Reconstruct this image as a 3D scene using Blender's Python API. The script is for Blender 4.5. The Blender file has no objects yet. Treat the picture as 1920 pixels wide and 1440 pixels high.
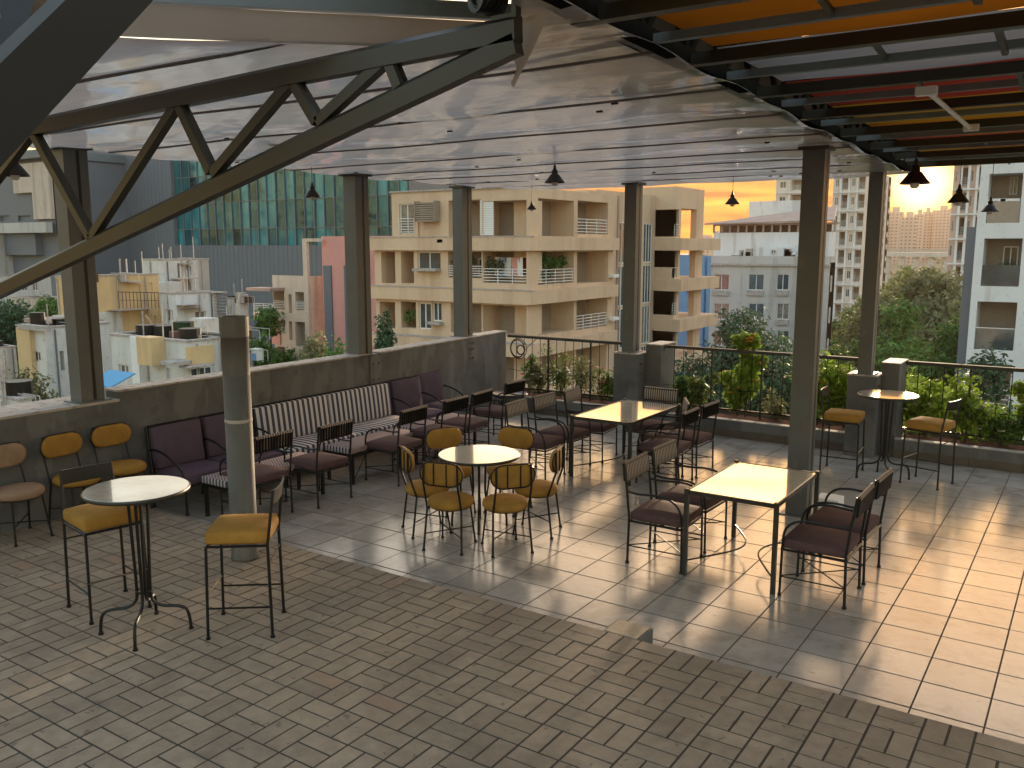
import bpy, math, random
import numpy as np
from mathutils import Vector, Matrix
random.seed(7); rng=np.random.default_rng(7)
R=math.radians
sc=bpy.context.scene
# ------------------------------------------------------------------ camera
F=1646.77; TH=.155126; PS=-.589914
CAM=np.array([3.5554,-5.9012,2.7807])
cam=bpy.data.cameras.new('camera'); co=bpy.data.objects.new('camera',cam); sc.collection.objects.link(co)
co.location=CAM; co.rotation_euler=(math.pi/2-TH,0,-PS)
cam.sensor_width=36; cam.lens=F/1920*36; cam.clip_start=.05; cam.clip_end=6000
sc.camera=co
# ------------------------------------------------------------------ sky, sun, exposure
SUN_EL=R(3.8); SUN_AZ=R(-9.3)          # azimuth measured from +Y towards +X
w=bpy.data.worlds.new('World'); sc.world=w; w.use_nodes=True
nt=w.node_tree; nt.nodes.clear()
def N(t,**k):
    n=nt.nodes.new(t)
    for a,b in k.items(): setattr(n,a,b)
    return n
sky=N('ShaderNodeTexSky',sky_type='NISHITA'); sky.sun_disc=False
sky.sun_elevation=SUN_EL; sky.sun_rotation=SUN_AZ; sky.air_density=1.1; sky.dust_density=2.6; sky.ozone_density=1.6
tc=N('ShaderNodeTexCoord'); mp=N('ShaderNodeMapping'); mp.inputs['Scale'].default_value=(3,3,34)
nz=N('ShaderNodeTexNoise'); nz.inputs['Scale'].default_value=1.6; nz.inputs['Detail'].default_value=7; nz.inputs['Roughness'].default_value=.55; nz.inputs['Distortion'].default_value=.6
rp=N('ShaderNodeValToRGB'); rp.color_ramp.elements[0].position=.36; rp.color_ramp.elements[0].color=(.62,.46,.34,1)
rp.color_ramp.elements[1].position=.62; rp.color_ramp.elements[1].color=(2.0,1.85,1.6,1)
mx=N('ShaderNodeMix',data_type='RGBA',blend_type='MULTIPLY'); mx.inputs['Factor'].default_value=1
bg=N('ShaderNodeBackground'); bg.inputs['Strength'].default_value=.15; out=N('ShaderNodeOutputWorld')
L=nt.links.new
L(tc.outputs['Generated'],mp.inputs['Vector']); L(mp.outputs['Vector'],nz.inputs['Vector']); L(nz.outputs['Fac'],rp.inputs['Fac'])
bw=N('ShaderNodeRGBToBW'); m1=N('ShaderNodeMath',operation='MULTIPLY_ADD'); m1.inputs[1].default_value=2.2; m1.inputs[2].default_value=1.0
dv=N('ShaderNodeVectorMath',operation='DIVIDE'); L(sky.outputs['Color'],bw.inputs[0]); L(bw.outputs[0],m1.inputs[0]); L(sky.outputs['Color'],dv.inputs[0]); L(m1.outputs[0],dv.inputs[1])
dt=N('ShaderNodeVectorMath',operation='DOT_PRODUCT'); dt.inputs[1].default_value=(math.sin(SUN_AZ)*.998,math.cos(SUN_AZ)*.998,.0625); L(tc.outputs['Generated'],dt.inputs[0])
mr=N('ShaderNodeMapRange'); mr.interpolation_type='SMOOTHSTEP'; mr.inputs['From Min'].default_value=.72; mr.inputs['From Max'].default_value=.965; L(dt.outputs['Value'],mr.inputs['Value'])
gt=N('ShaderNodeMix',data_type='RGBA',blend_type='MIX'); gt.inputs['A'].default_value=(1.01,.925,.925,1); gt.inputs['B'].default_value=(.42,.25,.14,1); sx=N('ShaderNodeSeparateXYZ'); L(tc.outputs['Generated'],sx.inputs[0])
m5=N('ShaderNodeMapRange'); m5.interpolation_type='SMOOTHSTEP'; m5.inputs['From Min'].default_value=.13; m5.inputs['From Max'].default_value=.27; L(sx.outputs['Z'],m5.inputs['Value'])
hi=N('ShaderNodeMix',data_type='RGBA'); hi.inputs['A'].default_value=(.45,.34,.20,1); hi.inputs['B'].default_value=(2.1,1.95,1.8,1); L(m5.outputs['Result'],hi.inputs['Factor']); L(hi.outputs['Result'],gt.inputs['B'])
L(mr.outputs['Result'],gt.inputs['Factor'])
gm=N('ShaderNodeVectorMath',operation='MULTIPLY'); L(dv.outputs[0],gm.inputs[0]); L(gt.outputs['Result'],gm.inputs[1]); L(gm.outputs[0],mx.inputs['A']); L(rp.outputs['Color'],mx.inputs['B']); m3=N('ShaderNodeMapRange'); m3.inputs['From Min'].default_value=.9990; m3.inputs['From Max'].default_value=1.0; L(dt.outputs['Value'],m3.inputs['Value'])
pw=N('ShaderNodeMath',operation='POWER'); pw.inputs[1].default_value=2.0; L(m3.outputs[0],pw.inputs[0])
sv=N('ShaderNodeVectorMath',operation='SCALE'); sv.inputs[0].default_value=(1.2,.9,.45); L(pw.outputs[0],sv.inputs['Scale'])
av=N('ShaderNodeVectorMath',operation='ADD'); L(mx.outputs['Result'],av.inputs[0]); L(sv.outputs[0],av.inputs[1]); L(av.outputs[0],bg.inputs['Color']); L(bg.outputs['Background'],out.inputs['Surface'])
sl=bpy.data.lights.new('sun','SUN'); sl.energy=.5; sl.angle=R(3); sl.color=(1,.76,.50)
so=bpy.data.objects.new('sun',sl); sc.collection.objects.link(so)
sd=Vector((math.sin(SUN_AZ)*math.cos(SUN_EL),math.cos(SUN_AZ)*math.cos(SUN_EL),math.sin(SUN_EL)))
so.rotation_euler=sd.to_track_quat('Z','Y').to_euler(); so.location=(0,0,30)
sc.view_settings.view_transform='Standard'; sc.view_settings.look='None'; sc.view_settings.exposure=4.38; sc.view_settings.gamma=1
sc.cycles.max_bounces=8; sc.cycles.transparent_max_bounces=12; sc.cycles.sample_clamp_indirect=6
# ------------------------------------------------------------------ measuring helpers (pixel of the photo + depth -> metres)
_fw=np.array([math.sin(PS)*math.cos(TH),math.cos(PS)*math.cos(TH),-math.sin(TH)]); _r=np.array([math.cos(PS),-math.sin(PS),0]); _u=np.cross(_r,_fw)
def ray(x,y): return _fw+_r*(x-960)/F-_u*(y-720)/F
def at(x,y,d): return CAM+ray(x,y)*d
def onY(x,y,Y): d=ray(x,y); return CAM+d*(Y-CAM[1])/d[1]
def onX(x,y,X): d=ray(x,y); return CAM+d*(X-CAM[0])/d[0]
def onZ(x,y,z): d=ray(x,y); return CAM+d*(z-CAM[2])/d[2]
# ------------------------------------------------------------------ materials
def mat(name,col,rough=.7,metal=0,var=.12,vs=6,bump=0,bs=60,spec=.5,stain=None,coat=0,trans=0,obj=True):
    m=bpy.data.materials.new(name); m.use_nodes=True; t=m.node_tree; n=t.nodes; l=t.links.new
    b=n['Principled BSDF']; b.inputs['Roughness'].default_value=rough; b.inputs['Metallic'].default_value=metal
    b.inputs['Specular IOR Level'].default_value=spec; b.inputs['Coat Weight'].default_value=coat
    tcn=n.new('ShaderNodeTexCoord'); src=tcn.outputs['Object']
    if var>0:
        no=n.new('ShaderNodeTexNoise'); no.inputs['Scale'].default_value=vs; no.inputs['Detail'].default_value=5; no.inputs['Roughness'].default_value=.62; l(src,no.inputs['Vector'])
        r=n.new('ShaderNodeValToRGB'); r.color_ramp.elements[0].position=.3; r.color_ramp.elements[1].position=.7
        r.color_ramp.elements[0].color=tuple(c*(1-var) for c in col)+(1,); r.color_ramp.elements[1].color=tuple(min(1,c*(1+var)) for c in col)+(1,)
        l(no.outputs['Fac'],r.inputs['Fac']); last=r.outputs['Color']
        if stain:
            sc_,amt,scol=stain
            mpn=n.new('ShaderNodeMapping'); mpn.inputs['Scale'].default_value=sc_; l(src,mpn.inputs['Vector'])
            n2=n.new('ShaderNodeTexNoise'); n2.inputs['Scale'].default_value=1; n2.inputs['Detail'].default_value=6; n2.inputs['Roughness'].default_value=.7; l(mpn.outputs['Vector'],n2.inputs['Vector'])
            r2=n.new('ShaderNodeValToRGB'); r2.color_ramp.elements[0].position=.5; r2.color_ramp.elements[1].position=.72; r2.color_ramp.elements[0].color=(0,0,0,1); r2.color_ramp.elements[1].color=(amt,)*3+(1,)
            l(n2.outputs['Fac'],r2.inputs['Fac'])
            mi=n.new('ShaderNodeMix'); mi.data_type='RGBA'; l(r2.outputs['Color'],mi.inputs['Factor']); l(last,mi.inputs['A']); mi.inputs['B'].default_value=tuple(scol)+(1,); last=mi.outputs['Result']
        l(last,b.inputs['Base Color'])
        rr=n.new('ShaderNodeMapRange'); rr.inputs['To Min'].default_value=max(0,rough*.85); rr.inputs['To Max'].default_value=min(1,rough*1.2); l(no.outputs['Fac'],rr.inputs['Value']); l(rr.outputs['Result'],b.inputs['Roughness'])
    else: b.inputs['Base Color'].default_value=tuple(col)+(1,)
    if bump>0:
        nb=n.new('ShaderNodeTexNoise'); nb.inputs['Scale'].default_value=bs; nb.inputs['Detail'].default_value=4; l(src,nb.inputs['Vector'])
        bm=n.new('ShaderNodeBump'); bm.inputs['Strength'].default_value=bump; bm.inputs['Distance'].default_value=.01; l(nb.outputs['Fac'],bm.inputs['Height']); l(bm.outputs['Normal'],b.inputs['Normal'])
    return m
M={}
def rnd_attr(m,lo,hi,extra=None):
    """per-face random tone, driven by a face attribute"""
    t=m.node_tree; n=t.nodes; l=t.links.new; b=n['Principled BSDF']
    a=n.new('ShaderNodeAttribute'); a.attribute_name='rnd'
    mr=n.new('ShaderNodeMapRange'); mr.inputs['To Min'].default_value=lo; mr.inputs['To Max'].default_value=hi; l(a.outputs['Fac'],mr.inputs['Value'])
    mu=n.new('ShaderNodeMix'); mu.data_type='RGBA'; mu.blend_type='MULTIPLY'; mu.inputs['Factor'].default_value=1
    old=b.inputs['Base Color'].links[0].from_socket; l(old,mu.inputs['A']); l(mr.outputs['Result'],mu.inputs['B'])
    last=mu.outputs['Result']
    if extra:
        thr,c2,amt=extra
        g=n.new('ShaderNodeMath'); g.operation='GREATER_THAN'; g.inputs[1].default_value=thr; l(a.outputs['Fac'],g.inputs[0])
        g2=n.new('ShaderNodeMath'); g2.operation='MULTIPLY'; g2.inputs[1].default_value=amt; l(g.outputs[0],g2.inputs[0])
        m2=n.new('ShaderNodeMix'); m2.data_type='RGBA'; l(g2.outputs[0],m2.inputs['Factor']); l(last,m2.inputs['A']); m2.inputs['B'].default_value=tuple(c2)+(1,); last=m2.outputs['Result']
    l(last,b.inputs['Base Color'])
M['brick']=mat('brick_paver',(.325,.255,.187),.82,var=.16,vs=9,bump=.5,bs=130,spec=.3,stain=((1.1,1.1,1),.5,(.10,.083,.068))); rnd_attr(M['brick'],.87,1.13,(.975,(.30,.15,.09),.35))
M['joint']=mat('paver_joint',(.055,.045,.035),.95,bump=.3)
M['tile']=mat('floor_tile',(.42,.385,.345),.17,var=.10,vs=4,bump=.07,bs=22,spec=.8,stain=((3.2,3.2,1),.55,(.22,.18,.145))); rnd_attr(M['tile'],.86,1.12)
def spots(m,scale,thr,col,amt,stretch=(1,1,1)):
    t=m.node_tree; n=t.nodes; l=t.links.new; b=n['Principled BSDF']; old=b.inputs['Base Color'].links[0].from_socket
    tcn=n.new('ShaderNodeTexCoord'); mpn=n.new('ShaderNodeMapping'); mpn.inputs['Scale'].default_value=stretch; l(tcn.outputs['Object'],mpn.inputs[0])
    a=n.new('ShaderNodeTexNoise'); a.inputs['Scale'].default_value=scale; a.inputs['Detail'].default_value=3; l(mpn.outputs[0],a.inputs['Vector'])
    r_=n.new('ShaderNodeMapRange'); r_.inputs['From Min'].default_value=thr; r_.inputs['From Max'].default_value=thr+.05; r_.inputs['To Max'].default_value=amt; l(a.outputs['Fac'],r_.inputs['Value'])
    mi=n.new('ShaderNodeMix'); mi.data_type='RGBA'; l(r_.outputs[0],mi.inputs['Factor']); l(old,mi.inputs['A']); mi.inputs['B'].default_value=tuple(col)+(1,); l(mi.outputs['Result'],b.inputs['Base Color'])
spots(M['tile'],26,.73,(.07,.055,.045),.85); spots(M['tile'],2.3,.60,(.25,.215,.18),.5); spots(M['tile'],9,.68,(.16,.13,.11),.6,(1,3,1))
spots(M['brick'],.9,.54,(.22,.16,.115),.25); spots(M['brick'],14,.66,(.10,.08,.065),.5)
M['grout']=mat('tile_grout',(.12,.09,.068),.95,spec=.1)
M['conc']=mat('dark_concrete',(.105,.104,.103),.75,var=.35,vs=2.2,bump=.35,bs=40,stain=((1.4,1.4,1.4),.7,(.15,.145,.14)))
M['cap']=mat('concrete_coping',(.42,.37,.33),.75,var=.2,vs=5,bump=.4,bs=50)
M['steel']=mat('grey_painted_steel',(.10,.104,.102),.42,var=.12,vs=3,bump=.05,bs=80)
M['dsteel']=mat('dark_painted_steel',(.026,.025,.019),.38,var=.15,vs=3)
M['blue_steel']=mat('blue_grey_painted_steel',(.13,.155,.17),.5,var=.1)
M['black']=mat('black_metal',(.012,.011,.011),.38,metal=.3,var=.2,vs=20)
M['railtop']=mat('matt_dark_rail_paint',(.06,.058,.052),.8,var=.2,spec=.15)
M['matblack']=mat('flat_black_steel',(.012,.011,.009),.95,var=.2,spec=0)
M['shiny']=mat('worn_metal',(.30,.25,.2),.35,metal=.8,var=.1)
M['pipe']=mat('grey_pipe',(.115,.11,.10),.7,var=.15,vs=5,bump=.1,stain=((4,4,1),.4,(.25,.22,.19)))
M['mustard']=mat('mustard_velvet',(.33,.175,.036),.85,var=.2,vs=7,bump=.25,bs=260,spec=.2)
M['tan']=mat('tan_velvet',(.30,.20,.13),.85,var=.2,vs=7,bump=.2,bs=260,spec=.2)
M['plum']=mat('plum_fabric',(.105,.062,.062),.9,var=.12,vs=12,bump=.3,bs=300,spec=.15)
M['purple']=mat('purple_fabric',(.105,.075,.105),.9,var=.12,vs=12,bump=.3,bs=300,spec=.15)
M['marble']=mat('marble_top',(.52,.48,.43),.13,spec=.9,coat=1,var=.12,vs=10,stain=((9,9,9),.5,(.3,.27,.24)))
M['black_marble']=mat('dark_marble_top',(.05,.055,.06),.16,var=.3,vs=10)
M['ttop']=mat('cream_stone_top',(.56,.50,.40),.12,var=.06,vs=14,spec=.9,coat=1)
M['soil']=mat('red_soil',(.16,.055,.028),.95,var=.4,vs=14,bump=.8,bs=40)
M['kerbtile']=mat('kerb_tile',(.10,.078,.058),.6,var=.2,vs=4)
M['white']=mat('white_paint',(.78,.77,.74),.6,var=.05)
M['off']=mat('off_white_plaster',(.62,.60,.56),.85,var=.1,vs=.7,stain=((1.2,1.2,.25),.5,(.36,.33,.29)))
M['yellow']=mat('yellow_plaster',(.66,.47,.24),.85,var=.08,vs=.8,stain=((1.2,1.2,.3),.4,(.45,.32,.2)))
M['peach']=mat('peach_plaster',(.64,.465,.315),.85,var=.06,vs=.5,stain=((.9,.9,.12),.5,(.42,.27,.17)))
M['cream']=mat('cream_plaster',(.58,.47,.38),.85,var=.08,vs=.6,stain=((1,1,.2),.4,(.4,.32,.26)))
M['pink']=mat('pink_plaster',(.62,.30,.26),.85,var=.06,vs=.6)
M['blueplaster']=mat('blue_plaster',(.16,.30,.50),.85,var=.06,vs=.6)
M['greybldg']=mat('grey_plaster',(.50,.47,.44),.85,var=.07,vs=.4,stain=((.6,.6,.1),.4,(.36,.33,.3)))
M['whiteb']=mat('white_plaster',(.70,.70,.70),.8,var=.05,vs=.4,stain=((.6,.6,.12),.3,(.5,.47,.44)))
M['recess']=mat('taupe_and_recess_shade',(.33,.26,.20),.9,var=.1)  # taupe parts; also paints the shade on balcony back walls
M['glass']=mat('window_glass',(.06,.075,.08),.08,var=.5,vs=.9,spec=.8)
M['curtain']=mat('curtained_glass',(.22,.19,.16),.2,var=.4,vs=2.5)
M['door']=mat('brown_door',(.12,.075,.045),.6)
M['tin']=mat('rusty_sheet_roof',(.38,.27,.22),.7,var=.15,vs=1)
M['bluesheet']=mat('blue_sheet',(.05,.28,.50),.5,var=.1)
M['slate']=mat('slate_grey_cladding',(.135,.150,.175),.55,var=.06,vs=.1)
M['farpink']=mat('beige_tower_plaster',(.55,.40,.33),.85,var=.06,vs=.2)
M['tower']=mat('cream_tower_plaster',(.66,.58,.50),.85,var=.06,vs=.3)
M['trunk']=mat('bark',(.10,.075,.055),.9,var=.3,vs=8)
M['road']=mat('asphalt',(.06,.058,.055),.9,var=.2,vs=.3)
M['earth']=mat('dry_ground',(.13,.12,.075),.95,var=.4,vs=.08)
M['grass']=mat('grass_ground',(.06,.09,.03),.95,var=.5,vs=.2)
def leafmat(name,c):
    m=mat(name,c,.55,var=.35,vs=1.3,spec=.3); rnd_attr(m,.55,1.5)
    t=m.node_tree; b=t.nodes['Principled BSDF']; o=t.nodes['Material Output']
    tr=t.nodes.new('ShaderNodeBsdfTranslucent'); ms=t.nodes.new('ShaderNodeMixShader'); ms.inputs[0].default_value=.35
    t.links.new(b.inputs['Base Color'].links[0].from_socket,tr.inputs['Color']); t.links.new(b.outputs[0],ms.inputs[1]); t.links.new(tr.outputs[0],ms.inputs[2]); t.links.new(ms.outputs[0],o.inputs['Surface'])
    return m
M['leaf']=leafmat('green_leaves',(.10,.19,.04)); M['leafdark']=leafmat('dark_leaves',(.06,.11,.05)); M['leafolive']=leafmat('olive_leaves',(.14,.19,.05))
M['leaflime']=leafmat('lime_leaves',(.20,.30,.035)); M['leafbrown']=leafmat('dusty_leaves',(.16,.17,.075))
M['petalw']=mat('white_petals',(.75,.70,.50),.7,var=.1); M['petalr']=mat('red_petals',(.55,.06,.07),.7); M['petaly']=mat('yellow_petals',(.75,.40,.05),.7); M['petalp']=mat('peach_petals',(.7,.33,.25),.7)
M['lampblack']=mat('black_enamel',(.02,.017,.014),.4,var=.1)
M['bulb']=mat('frosted_glass',(.6,.58,.52),.25,var=.05)
M['rust']=mat('rusty_iron',(.12,.05,.03),.7,var=.4,vs=30)
def fabric_sheet(name,c,tr=.45,rough=.6,bump=0,coat=0,scale=(1,1,1)):
    m=mat(name,c,rough,var=.10,vs=1.2,spec=.05); t=m.node_tree; n=t.nodes; l=t.links.new; b=n['Principled BSDF']; o=n['Material Output']
    trn=n.new('ShaderNodeBsdfTranslucent'); l(b.inputs['Base Color'].links[0].from_socket,trn.inputs['Color'])
    ms=n.new('ShaderNodeMixShader'); ms.inputs[0].default_value=tr; l(b.outputs[0],ms.inputs[1]); l(trn.outputs[0],ms.inputs[2]); l(ms.outputs[0],o.inputs['Surface'])
    return m
M['orange']=fabric_sheet('orange_canopy_cloth',(.24,.068,.004),.4); M['yellowc']=fabric_sheet('yellow_canopy_cloth',(.22,.10,.007),.4)
M['redc']=fabric_sheet('red_canopy_cloth',(.14,.016,.009),.45); M['whitec']=fabric_sheet('white_canopy_cloth',(.22,.20,.195),.35)
M['dimcloth']=fabric_sheet('dark_closing_cloth',(.022,.018,.014),.05); M['skirt']=fabric_sheet('grey_film_skirt',(.20,.175,.165),.08,.5)
M['olive']=mat('olive_black_steel',(.014,.013,.010),.6,var=.2,vs=4,spec=.25)
M['batten_shadow']=mat('film_batten_shadow',(.13,.105,.10),.6,var=.3,vs=3)
M['flap']=fabric_sheet('hanging_film',(.62,.56,.52),.45,.35)
def filmmat():
    m=bpy.data.materials.new('pvc_film_ceiling'); m.use_nodes=True; t=m.node_tree; n=t.nodes; l=t.links.new; b=n['Principled BSDF']; o=n['Material Output']
    tcn=n.new('ShaderNodeTexCoord')
    mp=n.new('ShaderNodeMapping'); mp.inputs['Scale'].default_value=(.55,1.1,1); l(tcn.outputs['Object'],mp.inputs['Vector'])
    a=n.new('ShaderNodeTexNoise'); a.inputs['Scale'].default_value=1.1; a.inputs['Detail'].default_value=2.5; l(mp.outputs[0],a.inputs['Vector'])
    mp2=n.new('ShaderNodeMapping'); mp2.inputs['Scale'].default_value=(1.2,9,1); mp2.inputs['Rotation'].default_value=(0,0,.12); l(tcn.outputs['Object'],mp2.inputs['Vector'])
    a2=n.new('ShaderNodeTexNoise'); a2.inputs['Scale'].default_value=1.5; a2.inputs['Detail'].default_value=3; a2.inputs['Distortion'].default_value=1.2; l(mp2.outputs[0],a2.inputs['Vector'])
    ad=n.new('ShaderNodeMath'); ad.operation='MULTIPLY_ADD'; ad.inputs[1].default_value=.02; l(a2.outputs['Fac'],ad.inputs[0]); l(a.outputs['Fac'],ad.inputs[2])
    bm=n.new('ShaderNodeBump'); bm.inputs['Strength'].default_value=.33; bm.inputs['Distance'].default_value=.11; l(ad.outputs[0],bm.inputs['Height'])
    r=n.new('ShaderNodeValToRGB'); r.color_ramp.elements[0].position=.35; r.color_ramp.elements[0].color=(.47,.435,.425,1); r.color_ramp.elements[1].position=.68; r.color_ramp.elements[1].color=(.53,.49,.48,1); l(a2.outputs['Fac'],r.inputs['Fac'])
    l(r.outputs[0],b.inputs['Base Color']); b.inputs['Roughness'].default_value=.09; b.inputs['IOR'].default_value=1.75; b.inputs['Specular IOR Level'].default_value=.6
    l(bm.outputs[0],b.inputs['Normal'])
    tr=n.new('ShaderNodeBsdfTranslucent'); l(r.outputs[0],tr.inputs['Color']); gl=n.new('ShaderNodeBsdfGlossy'); gl.inputs['Roughness'].default_value=.05; gl.inputs['Color'].default_value=(.85,.80,.78,1); l(bm.outputs[0],gl.inputs['Normal'])
    m1=n.new('ShaderNodeMixShader'); m1.inputs[0].default_value=.45; l(b.outputs[0],m1.inputs[1]); l(tr.outputs[0],m1.inputs[2])
    m2=n.new('ShaderNodeMixShader'); m2.inputs[0].default_value=.38; l(m1.outputs[0],m2.inputs[1]); l(gl.outputs[0],m2.inputs[2]); l(m2.outputs[0],o.inputs['Surface'])
    return m
M['film']=filmmat()
def gridmat(name,c,cw,sx,sz):
    m=mat(name,c,.85,var=.06,vs=.2); t=m.node_tree; n=t.nodes; l=t.links.new; b=n['Principled BSDF']; old=b.inputs['Base Color'].links[0].from_socket
    tcn=n.new('ShaderNodeTexCoord'); sp=n.new('ShaderNodeSeparateXYZ'); l(tcn.outputs['Object'],sp.inputs[0]); o=[]
    for ax,s_,th in (('X',sx,.5),('Z',sz,.55)):
        d=n.new('ShaderNodeMath'); d.operation='DIVIDE'; d.inputs[1].default_value=s_; l(sp.outputs[ax],d.inputs[0]); f=n.new('ShaderNodeMath'); f.operation='FRACT'; l(d.outputs[0],f.inputs[0]); g=n.new('ShaderNodeMath'); g.operation='GREATER_THAN'; g.inputs[1].default_value=th; l(f.outputs[0],g.inputs[0]); o.append(g)
    mu=n.new('ShaderNodeMath'); mu.operation='MULTIPLY'; l(o[0].outputs[0],mu.inputs[0]); l(o[1].outputs[0],mu.inputs[1])
    mi=n.new('ShaderNodeMix'); mi.data_type='RGBA'; l(mu.outputs[0],mi.inputs['Factor']); l(old,mi.inputs['A']); mi.inputs['B'].default_value=tuple(cw)+(1,); l(mi.outputs['Result'],b.inputs['Base Color']); return m
M['towergrid']=gridmat('tower_wall_with_windows',(.52,.38,.31),(.16,.12,.10),3.6,3.3)
def stripemat(name,axis,period,c1,c2,weave=0):
    m=bpy.data.materials.new(name); m.use_nodes=True; t=m.node_tree; n=t.nodes; l=t.links.new; b=n['Principled BSDF']; b.inputs['Roughness'].default_value=.9; b.inputs['Specular IOR Level'].default_value=.15
    tcn=n.new('ShaderNodeTexCoord'); sp=n.new('ShaderNodeSeparateXYZ'); l(tcn.outputs['Object'],sp.inputs[0])
    s=n.new('ShaderNodeMath'); s.operation='DIVIDE'; s.inputs[1].default_value=period; l(sp.outputs[axis],s.inputs[0])
    last=s.outputs[0]
    if weave:
        w2=n.new('ShaderNodeMath'); w2.operation='MULTIPLY_ADD'; w2.inputs[1].default_value=weave; l(sp.outputs['X' if axis!='X' else 'Y'],w2.inputs[0]); l(last,w2.inputs[2]); last=w2.outputs[0]
    fr=n.new('ShaderNodeMath'); fr.operation='FRACT'; l(last,fr.inputs[0])
    g=n.new('ShaderNodeMath'); g.operation='GREATER_THAN'; g.inputs[1].default_value=.5; l(fr.outputs[0],g.inputs[0])
    mi=n.new('ShaderNodeMix'); mi.data_type='RGBA'; mi.inputs['A'].default_value=tuple(c1)+(1,); mi.inputs['B'].default_value=tuple(c2)+(1,); l(g.outputs[0],mi.inputs['Factor'])
    no=n.new('ShaderNodeTexNoise'); no.inputs['Scale'].default_value=250; l(tcn.outputs['Object'],no.inputs['Vector']); bm=n.new('ShaderNodeBump'); bm.inputs['Strength'].default_value=.2; bm.inputs['Distance'].default_value=.004; l(no.outputs['Fac'],bm.inputs['Height']); l(bm.outputs[0],b.inputs['Normal'])
    l(mi.outputs['Result'],b.inputs['Base Color']); return m
M['stripe']=stripemat('navy_striped_fabric','Y',.085,(.62,.57,.56),(.075,.07,.10))
M['strap']=stripemat('striped_woven_strap','Y',.032,(.38,.31,.25),(.09,.07,.075))
M['weave']=stripemat('zigzag_fabric','Y',.034,(.42,.33,.30),(.22,.15,.15),weave=20)
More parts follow.
